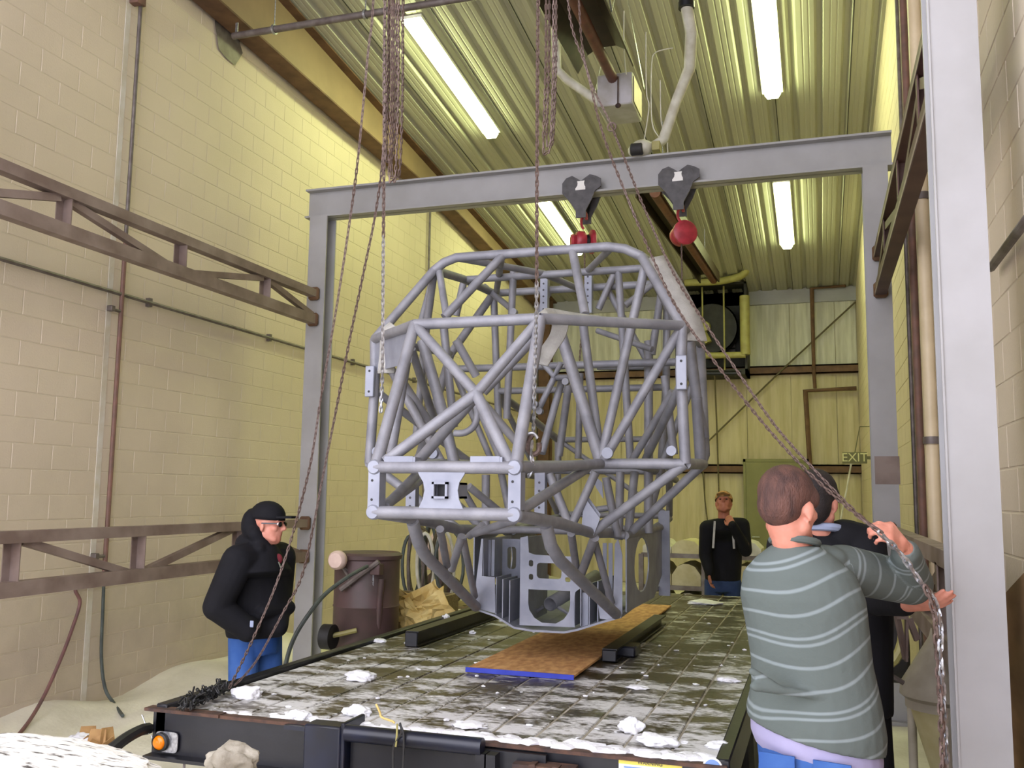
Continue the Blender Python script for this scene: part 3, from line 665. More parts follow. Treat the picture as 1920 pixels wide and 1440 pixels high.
MB().tube([aY(1390, 700, 19.2), aY(1270, 700, 19.2)], .05, 10).build('drain_rail', M['black'], gp)
MB().tube(smooth_path([aY(1398, 460, 18.4), aY(1398, 495, 18.7), aY(1396, 512, 18.8), aY(1375, 522, 18.9), aY(1340, 528, 19.0), aY(1285, 530, 19.1)], 4), .075, 12).build('flue', M['yellow'], gp)
MB().lathe([(.08, -.03), (.11, -.03), (.11, .03), (.08, .03)], 14, 'z', aY(1398, 462, 18.4)).build('roof_collar', M['black'], gp)

YE = 15.6; s0, s1 = aY(1579, 848, YE), aY(1626, 869, YE)
ex = thing('exit_sign', 'unlit olive EXIT sign above the corner of the back wall', 'sign', s0)
MB().bbox((s0.x, YE-.03, s1.z), (s1.x, YE+.03, s0.z), .005).build('sign_box', M['exit'], ex)
def text(s, size, p, m, name, parent, rx=PI/2, ry=0, rz=0, ext=.002, align='CENTER'):
    cu = bpy.data.curves.new(name, 'FONT'); cu.body = s; cu.size = size; cu.extrude = ext; cu.align_x = align; cu.align_y = 'CENTER'
    o = bpy.data.objects.new(name, cu); col.objects.link(o)
    o.matrix_world = Matrix.Translation(p) @ Matrix.Rotation(rz, 4, 'Z') @ Matrix.Rotation(ry, 4, 'Y') @ Matrix.Rotation(rx, 4, 'X')
    dg = bpy.context.evaluated_depsgraph_get(); me = bpy.data.meshes.new_from_object(o.evaluated_get(dg)); me.transform(o.matrix_world)
    bpy.data.objects.remove(o); bpy.data.curves.remove(cu); me.materials.clear(); me.materials.append(m)
    o = bpy.data.objects.new(name, me); col.objects.link(o); place(o, parent); return o
text('EXIT', .19, Vector(((s0.x+s1.x)/2, YE-.033, (s0.z+s1.z)/2)), M['exitl'], 'lettering', ex)
MB().bar(aY(1612, 800, YE), aY(1603, 848, YE), .015, .015).bar(aY(1612, 800, YE), (XR, YE, aY(1612, 800, YE).z), .015, .015).bar((s1.x, YE, (s0.z+s1.z)/2), (XR, YE, (s0.z+s1.z)/2), .05, .05).build('hanger_rod', M['exit'], ex)
hose('cable', [aY(1596, 869, YE), aY(1588, 915, YE), aY(1578, 965, YE), aY(1572, 1010, YE)], .014, M['flue'], 'pale cord hanging down from the exit sign', 'cable')
def poly(name, pts, r, m, lab, cat): return tag(MB().tube([aY(a, b, YB-.2) for a, b in pts], r, 8).build(name, m), lab, cat)
poly('wall_conduit', ((1585, 470), (1583, 536), (1522, 541), (1526, 700), (1528, 728)), .035, M['rustbeam'], 'brown conduit stepping down the upper back wall', 'conduit')
poly('wall_conduit', ((1606, 728), (1510, 733), (1519, 880)), .045, M['rustbeam'], 'brown conduit on the lower back wall below the girt', 'conduit')
poly('brace_cable', ((1604, 566), (1470, 690), (1320, 835)), .018, M['rope'], 'thin diagonal brace cable across the back wall', 'cable')
for pts, lab in ((((1318, 884), (1322, 940), (1328, 990)), 'thin dark rope hanging left of the man at the back'), (((1340, 700), (1344, 800), (1348, 925)), 'long thin rope hanging over the man at the back')):
    tag(MB().tube([aY(a, b, YB-.17 if b != 700 else 19.2) for a, b in pts], .016, 6).build('rope', M['rope']), lab, 'rope')
# ------------------------------------------------------------------ tube chassis hanging on the chains
CX = -1.555
cg = thing('vehicle_chassis', 'large blasted grey tube frame of a truck hanging above the trailer', 'chassis', (CX, 5.0, 1.1))
def S(u, y, z): return Vector((CX+u, y, z))
def T(pts, r=.027, nm='frame_tube', m=None, n=12): return MB().tube(pts, r, n).build(nm, m or M['frost'], cg)
def TS(pts, r=.027, **k):                                        # a tube and its mirror image
    T([S(*p) for p in pts], r, **k); T([S(-p[0], p[1], p[2]) for p in pts], r, **k)
nb, ntp, tp = (.33, 3.78, 1.765), (.33, 3.78, 1.965), (.325, 4.15, 2.68)
ma, mlo = (.895, 4.85, 2.745), (.905, 4.85, 2.02)
inn, low = (.46, 4.87, 2.02), (.385, 4.95, 1.65)
rc = (.635, 5.1, 3.2)
# nose
T([S(-.33, 3.78, 1.765), S(.33, 3.78, 1.765)], .028); T([S(-.33, 3.78, 1.965), S(.33, 3.78, 1.965)], .028)
TS([ntp, tp], .028); T([S(-.325, 4.15, 2.68), S(.325, 4.15, 2.68)], .028)
xc = aY(893, 738, 3.95)
for p in (tp, (-tp[0], tp[1], tp[2])): T([S(*p), xc], .025)
T([xc, aY(722, 866, 3.8)], .027); T([xc, aY(957, 870, 3.8)], .027)
for s in (-1, 1):
    for z in (1.765, 1.965):
        c = S(s*.33, 3.765, z); MB().lathe([(0, -.012), (.028, -.01), (.034, 0), (.034, .02), (.03, .03)], 20, 'y', c).build('end_cap', M['frostd'], cg)
    x = CX+s*.33
    q = MB().box((x-.028, 3.765, 1.785), (x+.028, 3.771, 1.945)).box((x-.028, 3.77, 1.785), (x-.023, 3.83, 1.945)).box((x+.023, 3.77, 1.785), (x+.028, 3.83, 1.945)); cp = q.build('channel_plate', M['frostd'], cg, smooth=False)
    for z in (1.82, 1.905): MB().lathe([(0, -.001), (.006, -.001), (.006, .003)], 10, 'y', (x-.008, 3.7645, z)).build('bolt_hole', M['dark'], cp)
x0, x1 = aY(912, 900, 3.77).x, aY(1000, 900, 3.77).x
cpx = aY(826, 922, 3.76); hw = .118
pr = [(-.115, .1), (.115, .1), (.108, .07), (.085, .035), (.078, 0), (.085, -.04), (.115, -.1), (-.115, -.1), (-.085, -.04), (-.078, 0), (-.085, .035), (-.108, .07)]
rp = MB().plate(pr, [[(-.026, -.026), (.026, -.026), (.026, .026), (-.026, .026)]], (cpx.x, 3.768, 1.865), (1, 0, 0), (0, 0, 1), .008).build('receiver_plate', M['frostd'], cg, smooth=False)
q = MB()
for a, b, c_, d in ((-.036, -.026, -.036, .036), (.026, .036, -.036, .036), (-.036, .036, .026, .036), (-.036, .036, -.036, -.026)): q.box((cpx.x+a, 3.745, 1.865+c_), (cpx.x+b, 3.99, 1.865+d))
q.build('receiver_tube', M['frostd'], rp, smooth=False); MB().box((cpx.x-.026, 3.79, 1.839), (cpx.x+.026, 3.795, 1.891)).build('receiver_shade', M['dark'], rp)  # near-black square stands in for the shade inside the receiver
for px in ((721, 775), (882, 938)):
    a, b = aY(px[0], 855, 3.77), aY(px[1], 872, 3.77); MB().bbox((a.x, 3.765, b.z-.01), (b.x, 3.775, a.z), .002).box((b.x, 3.765, b.z), (b.x+.01, 3.83, a.z-.005)).build('tab_plate', M['frostd'], cg)
TS([ntp, (.4, 4.35, 1.99), inn]); TS([nb, (.36, 4.4, 1.715), low, (.41, 5.6, 1.63)], .029)
TS([(.33, 3.84, 1.78), (.42, 4.7, 1.99)], .024)
# main hoop with brackets
TS([ma, rc], .028)
T([S(-.635, 5.1, 3.2), S(-.57, 5.1, 3.245), S(-.49, 5.1, 3.27), S(.44, 5.1, 3.27), S(.54, 5.1, 3.25), S(.635, 5.1, 3.2)], .028)
TS([ma, (.885, 4.85, 2.5), mlo], .029); TS([mlo, inn], .028); TS([mlo, low], .027); TS([ma, inn], .026); TS([tp, ma], .027)
for s in (-1, 1):
    x = CX+s*.895
    b = MB().bbox((x-.028, 4.795, 2.40), (x+.028, 4.82, 2.58), .004).build('bracket', M['frostd'], cg)
    for z in (2.43, 2.55): MB().lathe([(0, -.001), (.007, -.001), (.007, .003)], 10, 'y', (x, 4.794, z)).build('bolt_hole', M['dark'], b)
    MB().lathe([(0, -.012), (.026, -.012), (.026, .012), (0, .012)], 16, 'y', S(s*.84, 4.81, 2.085)).build('lug', M['frostd'], cg)
    MB().lathe([(0, -.012), (.03, -.012), (.03, .012), (0, .012)], 16, 'y', S(s*.5, 4.83, 2.075)).build('lug', M['frostd'], cg)
# windscreen and roof bracing
def W(a, ya, b, yb_, r=.024, nm='frame_tube', m=None): return T([aY(*a, ya), aY(*b, yb_)], r, nm, m)
W((943, 479), 5.1, (833, 595), 4.87, .026); W((1074, 472), 5.1, (1097, 590), 4.87, .026)
W((1211, 493), 5.12, (1128, 858), 4.9, .026); W((823, 503), 5.12, (840, 612), 4.9, .022)
# roof plane: second hoop
R2 = 6.15
TS([rc, (.64, 5.6, 3.26), (.62, R2, 3.28)], .027); T([S(-.62, R2, 3.28), S(.62, R2, 3.28)], .027); T([S(-.62, 5.62, 3.26), S(.62, 5.62, 3.26)], .025)
T([S(-.5, 5.1, 3.27), S(-.1, 5.62, 3.27), S(.0, R2, 3.28)], .022); T([S(.46, 5.1, 3.26), S(.2, 5.62, 3.27)], .022); T([S(-.2, 5.1, 3.27), S(-.6, R2, 3.28)], .022)
TS([(.62, R2, 3.28), (.86, 5.95, 2.82), (.92, 5.6, 2.1), (.91, 5.5, 2.04)], .029)
TS([rc, (.82, 5.4, 2.8), (.93, 5.55, 2.2)], .024); TS([mlo, (.92, 5.5, 2.04)], .03); TS([(.92, 5.5, 2.04), (.48, 5.6, 1.64)], .027)
TS([ma, (.86, 5.95, 2.82)], .025); TS([(.895, 4.85, 2.45), (.55, 5.6, 2.04)], .024)
TS([(.62, R2, 3.28), (.6, 6.2, 2.6), (.56, 6.2, 2.0), (.45, 6.15, 1.6)], .026)
T([S(-.86, 6.0, 2.72), S(.86, 6.0, 2.72)], .026); T([S(-.6, 6.2, 2.58), S(.6, 6.2, 2.58)], .024)
TS([(.5, 6.15, 2.72), (.2, 6.15, 3.28)], .022); TS([(.86, 6.0, 2.72), (.56, 6.1, 2.0)], .023)
T([S(-.56, 6.2, 2.02), S(.56, 6.2, 2.02)], .025); T([S(-.5, 5.6, 2.04), S(.5, 5.6, 2.04)], .025); TS([inn, (.5, 5.6, 2.04), (.56, 6.2, 2.02), (.5, 7.3, 1.98)], .026)
# rear clip
TS([(.6, 6.2, 2.58), (.45, 7.3, 2.3), (.45, 7.3, 1.7)], .025); TS([(.45, 6.15, 1.6), (.45, 7.3, 1.68)], .025); TS([(.6, 6.2, 2.58), (.45, 7.3, 1.7)], .021)
T([S(-.45, 7.3, 2.3), S(.45, 7.3, 2.3)], .024); T([S(-.45, 7.3, 1.7), S(.45, 7.3, 1.7)], .024); T([S(-.45, 7.3, 2.3), S(.45, 7.3, 1.7)], .02)
W((963, 505), 5.62, (950, 785), 5.7, .024); W((816, 511), 5.4, (791, 600), 5.5); W((872, 518), 5.9, (855, 592), 5.9, .026); W((908, 537), 6.1, (957, 578), 6.0, .022)
W((1159, 504), 5.62, (1168, 640), 5.7, .024); W((1168, 640), 5.7, (1182, 862), 5.8, .025); W((1216, 640), 6.1, (1216, 1000), 6.0, .03)
W((1152, 512), 6.1, (1122, 580), 6.1); W((1240, 520), 6.1, (1172, 573), 6.0, .022); W((1241, 540), 6.1, (1222, 665), 6.1, .026)
W((1120, 688), 6.3, (1208, 688), 6.3, .022); W((1262, 734), 5.3, (1186, 862), 5.5, .023); W((1246, 705), 5.9, (1264, 852), 5.9, .026)
W((1223, 655), 5.9, (1120, 620), 6.1, .02)
# shock struts, the thick leaning pair
for a, b, c_ in (((1050, 622), (1096, 769), (1126, 866)), ((792, 640), (826, 759), (852, 870))):
    T([aY(*a, 5.0), aY(*b, 4.95), aY(*c_, 4.9)], .033); k = aY(*b, 4.95)
W((1094, 612), 5.2, (1126, 862), 4.95, .026); W((832, 612), 5.2, (851, 800), 5.15, .026)
W((748, 706), 4.8, (810, 800), 5.0, .025); W((772, 655), 5.0, (815, 790), 5.4, .025); W((768, 640), 4.6, (733, 850), 4.65, .028)
W((855, 638), 4.6, (893, 705), 4.7, .023); W((887, 748), 4.1, (783, 866), 4.35, .028); W((1000, 635), 4.3, (905, 735), 4.25, .026)
W((905, 755), 4.5, (968, 828), 4.6, .023); W((902, 775), 4.9, (938, 860), 5.0, .02)
T(smooth_path([aY(889, 750, 4.9), aY(895, 775, 4.9), aY(889, 798, 4.9), aY(872, 811, 4.9), aY(852, 812, 4.9)], 4), .02)
for pl in (((1018, 681), (1039, 706), (1052, 680)), ((1039, 708), (1010, 768))): T([aY(*p, 5.6) for p in pl], .02)
W((1053, 714), 5.7, (1016, 850), 5.5, .024); W((1066, 722), 5.9, (1048, 855), 5.9, .026); W((1039, 708), 5.6, (1066, 708), 5.65, .02); W((1088, 700), 6.2, (1084, 860), 6.2, .024)
for px, py, Y in ((1012, 771, 5.55), (1061, 716, 5.6), (964, 585, 5.6), (1003, 758, 5.5)): MB().lathe([(0, -.02), (.022, -.02), (.022, .02), (0, .02)], 12, 'y', aY(px, py, Y)).build('lug', M['frost'], cg)
# rear panel of dark hoops at the right side
W((1293, 640), 5.3, (1306, 745), 5.4, .03); W((1306, 745), 5.4, (1313, 862), 5.5, .032)
# lower members
W((1117, 885), 4.9, (1072, 985), 4.9, .024); W((1030, 890), 4.95, (1068, 985), 4.9, .024); W((1163, 885), 5.5, (1160, 1012), 5.5, .026); W((1136, 895), 5.3, (1158, 1005), 5.35, .024)
W((1071, 1000), 4.95, (1082, 1075), 5.35, .022); W((1115, 1008), 4.95, (1090, 1075), 5.3, .025); W((1116, 1018), 5.1, (1147, 1130), 5.38, .02)
W((825, 992), 4.4, (838, 1060), 4.75, .021); W((866, 1005), 4.7, (847, 1068), 4.85, .022); W((868, 1008), 4.9, (890, 1118), 5.36, .021)
W((879, 912), 4.9, (940, 962), 5.1, .022); W((866, 915), 4.9, (895, 965), 5.0, .02); W((911, 890), 5.2, (911, 1000), 5.2, .025); W((778, 893), 4.3, (722, 950), 3.86, .023)
W((905, 985), 4.7, (880, 1005), 4.8, .02); W((965, 975), 4.5, (890, 1000), 4.75, .022); W((1020, 1000), 5.2, (1012, 880), 5.3, .02)
W((1190, 885), 5.7, (1178, 1000), 5.6, .026); W((1090, 960), 5.6, (1190, 945), 5.6, .02)
TS([(.34, 4.22, 1.71), (.343, 4.3, 1.61), (.355, 4.42, 1.535), (.43, 5.38, 1.175)], .031)
# perforated straps and gussets
def perf(px, ya, yb_, Y, wpx):
    a, b = aY(px-wpx/2, ya, Y), aY(px+wpx/2, yb_, Y)
    s_ = MB().box((a.x, Y, b.z), (b.x, Y+.006, a.z)).box((b.x, Y, b.z), (b.x+.004, Y+.05, a.z)).build('perforated_strap', M['frostd'], cg, smooth=False)
    n = int((a.z-b.z)/.045); q = MB()
    for k in range(n): z = b.z+.025+k*.045; q.lathe([(0, -.001), (.007, -.001), (.007, .004)], 8, 'y', ((a.x+b.x)/2, Y-.0002, z))
    q.build('strap_holes', M['perf'], s_, smooth=False)
perf(1011, 884, 976, 4.9, 17); perf(769, 903, 958, 4.6, 15); perf(1019, 510, 586, 6.05, 12); perf(1102, 505, 586, 6.05, 12)
for pl, Y in ((((1102, 930), (1126, 965), (1117, 990), (1100, 975)), 4.93), (((1098, 935), (1125, 972), (1113, 1004), (1090, 992), (1093, 960)), 4.9), (((1103, 880), (1129, 905), (1131, 935), (1118, 915)), 5.0)):
    pts = [aY(*p, Y) for p in pl]; q = MB(); q.v = pts+[p+Vector((0, .008, 0)) for p in pts]; n = len(pts); q.f = [tuple(range(n)), tuple(range(2*n-1, n-1, -1))]+[(i, (i+1) % n, n+(i+1) % n, n+i) for i in range(n)]; q.build('gusset', M['frostd'], cg, smooth=False)
for s in (-1, 1):
    g = MB(); g.v = [S(s*.33, 4.17, 2.66), S(s*.89, 4.84, 2.73), S(s*.86, 4.82, 2.55), S(s*.36, 4.2, 2.5)]; g.v += [v+Vector((0, .006, 0)) for v in g.v[:4]]; g.f = [(0, 1, 2, 3), (7, 6, 5, 4), (0, 4, 5, 1), (1, 5, 6, 2), (2, 6, 7, 3), (3, 7, 4, 0)]
    if s < 0: g.build('gusset', M['frostd'], cg, smooth=False)
# lower bulkhead box that carries the gearbox
def rr(x0, y0, x1, y1, r, n=4):
    out = []
    for cx_, cy_, a0 in ((x1-r, y0+r, -90), (x1-r, y1-r, 0), (x0+r, y1-r, 90), (x0+r, y0+r, 180)):
        for k in range(n+1): a = R_(a0+90*k/n); out.append((cx_+r*math.cos(a), cy_+r*math.sin(a)))
    return out
YK = 5.42
def uv(px, py, Y=YK): p = aY(px, py, Y); return (p.x-CX, p.z)
bk = thing_ = None
o1, o2 = uv(976, 1000), uv(1096, 1176)
outer = [uv(976, 1172), uv(976, 1008), uv(990, 1005), uv(992, 1036), uv(1003, 1040), uv(1078, 1044), uv(1086, 1050), uv(1088, 1096), uv(1092, 1100), uv(1079, 1110), uv(1076, 1130), uv(1078, 1176)]
def hole(a, b, r): (xa, za), (xb, zb_) = uv(*a), uv(*b); return rr(min(xa, xb), min(za, zb_), max(xa, xb), max(za, zb_), r)
big = []
(xa, za), (xb, zb_) = uv(991, 1103), uv(1069, 1176)
big = [(xa, za-.005)]+[(xa, (za+zb_)/2+.02)]+[((xa+xb)/2+(xb-xa)/2*math.cos(R_(t)), (za+zb_)/2+.02+((za-zb_)/2+.01)*math.sin(R_(t))) for t in (200, 225, 250, 290, 315, 340)]+[(xb, (za+zb_)/2+.02), (xb, za-.005)]
MB().plate(outer, [big, hole((1007, 1055), (1053, 1086), .02), hole((992, 1050), (1000, 1062), .01), hole((992, 1076), (1000, 1087), .01), hole((1060, 1082), (1070, 1091), .008)], (CX, YK, 0), (1, 0, 0), (0, 0, 1), .008).build('bulkhead', M['frostd'], cg, smooth=False)
# skid edge following the V of the belly
belly = [uv(892, 1130), uv(893, 1143), uv(930, 1156), uv(965, 1178), uv(1000, 1184), uv(1060, 1187), uv(1085, 1182), uv(1130, 1168), uv(1166, 1158), uv(1167, 1150)]
q = MB(); n = len(belly)
for y in (YK-.02, 7.0):
    for u, z in belly: q.v.append(S(u, y, z+(y-5.4)*.03))
for i in range(n-1): q.f.append((i, i+1, n+i+1, n+i))
sk = q.build('skid_pan', M['frostd'], cg, smooth=False); md = sk.modifiers.new('s', 'SOLIDIFY'); md.thickness = .012
def vplate(pts, Y, nm='side_plate', holes=()):
    MB().plate([uv(*p, Y) for p in pts], holes, (CX, Y, 0), (1, 0, 0), (0, 0, 1), .006).build(nm, M['frostd'], cg, smooth=False)
vplate([(893, 1090), (903, 1010), (906, 1010), (904, 1080), (928, 1082), (929, 1150), (893, 1140)], YK-.01)
vplate([(1153, 1020), (1159, 1010), (1167, 1040), (1167, 1152), (1140, 1162), (1125, 1160), (1120, 1118), (1150, 1125)], YK-.01)
vplate([(1088, 1110), (1103, 1112), (1103, 1172), (1090, 1175)], YK+.03)
for px, za_, zb2, Y0, Y1, sl in ((906, 1010, 1090, YK, 5.95, 0), (976, 1008, 1172, YK, 6.0, 0), (1104, 1095, 1172, YK, 6.0, 0), (1120, 1090, 1168, YK, 6.1, 0), (955, 1088, 1168, YK, 5.8, 0), (930, 1082, 1154, YK, 5.7, 0), (942, 1086, 1160, YK, 5.7, 0), (1088, 1100, 1174, YK, 5.8, 0), (1076, 1108, 1174, YK, 5.6, 0)):
    a, b = aY(px, za_, Y0), aY(px, zb2, Y0); MB().box((a.x, Y0, b.z), (a.x+.006, Y1, a.z)).build('rib_plate', M['frostd'], cg, smooth=False)
a, b = aY(948, 1010, 5.75), aY(976, 1085, 5.75)
(xa, za), (xb, zb2) = (a.x-CX-.02, b.z), (b.x-CX, a.z)
MB().plate([(xa, za), (xb, za-.02), (xb, zb2), (xa, zb2)], [rr(xa+.035, za+.06, xb-.03, zb2-.05, .02)], (CX, 5.75, 0), (1, 0, 0), (0, 0, 1), .008).build('rear_bulkhead', M['frostd'], cg, smooth=False)
MB().box(tuple(aY(905, 1015, 5.9)), tuple(aY(940, 1012, 5.8)+Vector((0, 0, -.01)))).build('rib_plate', M['frostd'], cg)
for px in (915, 922): p = aY(px, 1012, 5.5); b = aY(px, 1080, 5.5); MB().box((p.x, 5.5, b.z), (p.x+.02, 5.505, p.z)).build('rib_plate', M['frostd'], cg)
for px in (1130, 1141): p = aY(px, 1018, 5.6); b = aY(px, 1160, 5.6); MB().box((p.x, 5.6, b.z), (p.x+.025, 5.605, p.z)).build('rib_plate', M['frostd'], cg)
# side wall with an oval opening
xs_ = CX+.475; oval = [(5.95+.26*math.cos(R_(t)), 1.42+.17*math.sin(R_(t))) for t in range(0, 360, 20)]
MB().plate([(5.45, 1.62), (6.75, 1.62), (6.75, 1.3), (6.4, 1.17), (5.45, 1.18)], [oval], (xs_, 0, 0), (0, 1, 0), (0, 0, 1), .008).build('side_wall', M['frostd'], cg, smooth=False)
MB().plate([(5.45, 1.62), (6.75, 1.62), (6.75, 1.3), (6.4, 1.17), (5.45, 1.18)], [oval], (CX-.475, 0, 0), (0, 1, 0), (0, 0, 1), .008).build('side_wall', M['frostd'], cg, smooth=False)
MB().box((xs_-.02, 6.74, 1.15), (xs_+.06, 6.76, 1.75)).build('rib_plate', M['frostd'], cg, smooth=False)
p = aY(1031, 1133, 5.7)
q = MB().tube([p, p+Vector((.12, .75, .12))], .043, 18, caps=False); o = q.build('cross_shaft_tube', M['frost'], cg); md = o.modifiers.new('s', 'SOLIDIFY'); md.thickness = .005
MB().tube([aY(1020, 1137, 5.75), aY(996, 1152, 5.75)], .012, 8).tube([aY(1044, 1137, 5.75), aY(1068, 1152, 5.75)], .012, 8).build('brace_rod', M['frost'], cg)
for s in (-1, 1): T([S(s*.47, 5.45, 1.62), S(s*.47, 6.75, 1.63)], .024)
T([S(-.47, 5.45, 1.62), S(-.2, 5.42, 1.64), S(.2, 5.42, 1.64), S(.47, 5.45, 1.62)], .022); T([S(-.47, 6.6, 1.62), S(.47, 6.6, 1.62)], .024)

# slings of grey webbing
def ribbon(name, pts, w_, m, lab, cat, group=None, wd=None):
    q = MB(); P = smooth_path(pts, 4)
    for i, p in enumerate(P):
        t = (P[min(i+1, len(P)-1)]-P[max(i-1, 0)]).normalized(); s_ = wd or Vector((1, 0, 0)); s_ = (s_-t*s_.dot(t)).normalized()
        q.v += [p-s_*w_/2, p+s_*w_/2]
    for i in range(len(P)-1): q.f.append((2*i, 2*i+1, 2*i+3, 2*i+2))
    o = q.build(name, m, None, weld=False); md = o.modifiers.new('s', 'SOLIDIFY'); md.thickness = .008; return tag(o, lab, cat, group)
sl = [aY(1018, 590, 4.3), aY(1034, 592, 4.42), aY(1050, 606, 4.5), aY(1046, 630, 4.45), aY(1030, 655, 4.4), aY(1013, 684, 4.35)]
ribbon('lifting_sling', sl, .085, M['strap'], 'pale grey lifting sling looped over the middle of the cage beside the hook chain', 'sling')
ribbon('lifting_sling', [aY(1010, 612, 4.25), aY(1018, 592, 4.3), aY(1052, 590, 4.55), aY(1100, 596, 4.75), aY(1130, 598, 4.86)], .06, M['strap'], 'grey sling lying along the dash tube of the cage', 'sling', wd=Vector((0, 1, .4)))
ribbon('lifting_sling', [aY(741, 612, 4.72), aY(730, 625, 4.7), aY(728, 660, 4.68), aY(724, 700, 4.66)], .10, M['strap'], 'grey sling hanging down the left shoulder of the cage', 'sling')
ribbon('lifting_sling', [aY(1228, 483, 5.2), aY(1262, 540, 5.15), aY(1290, 595, 5.1), aY(1303, 640, 5.05)], .14, M['strap'], 'wide grey sling running down the right side of the cage roof', 'sling', wd=Vector((1, .6, 0)))

# ------------------------------------------------------------------ trailer
TX0, TX1, TY0, TY1, TZ = -2.92, -.35, 3.70, 9.9, .85
tr = thing('flatbed_trailer', 'black steel flatbed trailer with a wet slushy plank deck', 'trailer', ((TX0+TX1)/2, TY0, 0))
n = 13; wb = (TX1-TX0-.1)/n
def plank(x0, x1): return MB().bbox((x0+.006, TY0+.03, TZ-.035), (x1-.006, TY1, TZ+random.uniform(-.002, .002)), .004)
for i in range(n): x0 = TX0+.06+i*wb; plank(x0, x0+wb).build('deck_board', M['deck'], tr, smooth=False)
q = MB()
for i in range(1, n): x0 = TX0+.06+i*wb; q.box((x0-.007, TY0+.04, TZ-.03), (x0+.007, TY1-.1, TZ-.006))
q.build('slush_in_gaps', M['dirtysnow'], tr, smooth=False)
for x0, x1 in ((TX0-.01, TX0+.05), (TX1-.045, TX1+.01)):
    MB().bbox((x0, TY0, TZ-.14), (x1, TY1, TZ+.022), .006).build('side_rail', M['black'], tr)
q = MB()
q.box((TX0-.02, TY0, TZ-.2), (TX1, TY0+.01, TZ)).box((TX0-.02, TY0-.06, TZ-.21), (TX1, TY0+.02, TZ-.195))
q.build('rear_beam', M['black'], tr, smooth=False)
MB().box((TX0-.05, TY0-.03, TZ-.008), (TX0+.35, TY0+.03, TZ+.006)).box((TX0+.35, TY0-.02, TZ-.012), (TX1, TY0+.03, TZ+.002)).build('rusty_edge', M['rust'], tr, smooth=False)
MB().box((TX0-.022, TY0+.012, TZ-.2), (TX0-.014, 4.6, TZ-.02)).build('end_plate', M['rust'], tr)
for x, y0, y1 in ((TX0+.5, TY0, TY1), (TX1-.5, TY0, TY1)): MB().box((x-.06, y0+.02, TZ-.34), (x+.06, y1, TZ-.2)).build('frame_rail', M['black'], tr)
for Y in (4.6, 5.4, 6.2, 7.0, 7.8, 8.6, 9.4): MB().box((TX0+.05, Y-.03, TZ-.15), (TX1-.05, Y+.03, TZ-.04)).build('cross_member', M['black'], tr)
for Y in (6.6, 7.45):
    for s, x in ((-1, TX0+.18), (1, TX1-.18)):
        w_ = MB().lathe([(.2, -.09), (.33, -.1), (.37, -.07), (.37, .07), (.33, .1), (.2, .09)], 28, 'x', (x, Y, .37)).build('wheel', M['rubber'], tr)
        MB().lathe([(0, -.05), (.1, -.05), (.2, -.08), (.2, .08), (.1, .05), (0, .05)], 20, 'x', (x, Y, .37)).build('rim', M['white'], w_)
# upright post, round rear bumper tube, lamp, hinge, plates
pa, pb = aY(579, 1345, TY0-.06), aY(650, 1440, TY0-.06)
MB().bbox((pa.x, TY0-.10, .25), (pb.x-.015, TY0+.0, TZ+.025), .008).bbox((pb.x-.02, TY0-.09, .25), (pb.x, TY0+.1, TZ+.04), .005).build('stake_post', M['navy'], tr)
c0, c1 = aY(650, 1374, TY0-.09), aY(905, 1390, TY0-.09)
MB().tube([c0, (c1.x, c0.y, c0.z)], .034, 14).build('bumper_tube', M['navy'], tr)
MB().box((c0.x, TY0-.05, c0.z-.16), (c1.x+.25, TY0-.03, c0.z-.02)).build('bumper_shade_panel', M['black'], tr)  # dark panel put in for the flat shading below the bumper tube
for px in (905, 925):
    c = aY(px, 1400, TY0-.08); MB().box((c.x-.02, TY0-.11, .45), (c.x+.018, TY0-.02, TZ-.02)).build('hinge_bracket', M['black'], tr)
c = aY(1022, 1405, TY0-.09)
MB().bar((c.x-.05, TY0-.08, .9-.09), (c.x-.025, TY0-.08, .62), .025, .05, (0, 1, 0)).bar((c.x+.045, TY0-.08, .9-.09), (c.x+.02, TY0-.08, .62), .025, .05, (0, 1, 0)).build('ramp_latch', M['rust'], tr)
MB().tube([(c.x-.05, TY0-.08, .68), (c.x+.05, TY0-.08, .68)], .02, 8).build('latch_pin', M['rust'], tr)
a, b = aY(960, 1432, TY0-.1), aY(1075, 1440, TY0-.1)
MB().box((a.x, TY0-.1, .5), (b.x, TY0-.02, a.z)).build('ramp_edge', M['rust'], tr)
MB().box((aY(560, 1352, TY0-.03).x-.06, TY0-.05, .83), (aY(578, 1352, TY0-.03).x, TY0-.01, .848)).build('step_plate', M['navy'], tr)
lp = aY(302, 1391, TY0-.02)
la = MB().plate(rr(-.035, -.045, .085, .045, .02), [], (lp.x, TY0-.012, lp.z), (1, 0, 0), (0, 0, 1), .006).build('lamp_plate', M['galv'], tr)
MB().lathe([(.042, .0), (.042, -.02), (.033, -.024), (.033, 0)], 24, 'y', (lp.x, TY0-.014, lp.z)).build('lamp_grommet', M['rubber'], la)
MB().lathe([(0, -.038), (.015, -.036), (.027, -.03), (.032, -.02), (.032, -.01)], 24, 'y', (lp.x, TY0-.014, lp.z)).build('amber_lens', M['amber'], la)
a, b = aY(1160, 1420, TY0-.005), aY(1279, 1446, TY0-.005)
st = MB().box((a.x, TY0-.004, b.z-.06), (b.x, TY0-.001, a.z)).build('warning_sticker', M['white'], tr, smooth=False)
MB().box((a.x, TY0-.006, a.z-.022), (b.x, TY0-.0035, a.z)).build('yellow_band', M['yelabel'], st, smooth=False)
text('WARNING', .02, Vector(((a.x+b.x)/2, TY0-.008, a.z-.011)), M['ltext'], 'warning_lettering', st, ext=.0005)
for k in range(3): MB().box((a.x+.02, TY0-.006, a.z-.036-k*.014), (b.x-.03, TY0-.0035, a.z-.030-k*.014)).build('print_line', M['bluelabel'], st, smooth=False)
e = aY(1336, 1440, TY0-.005)
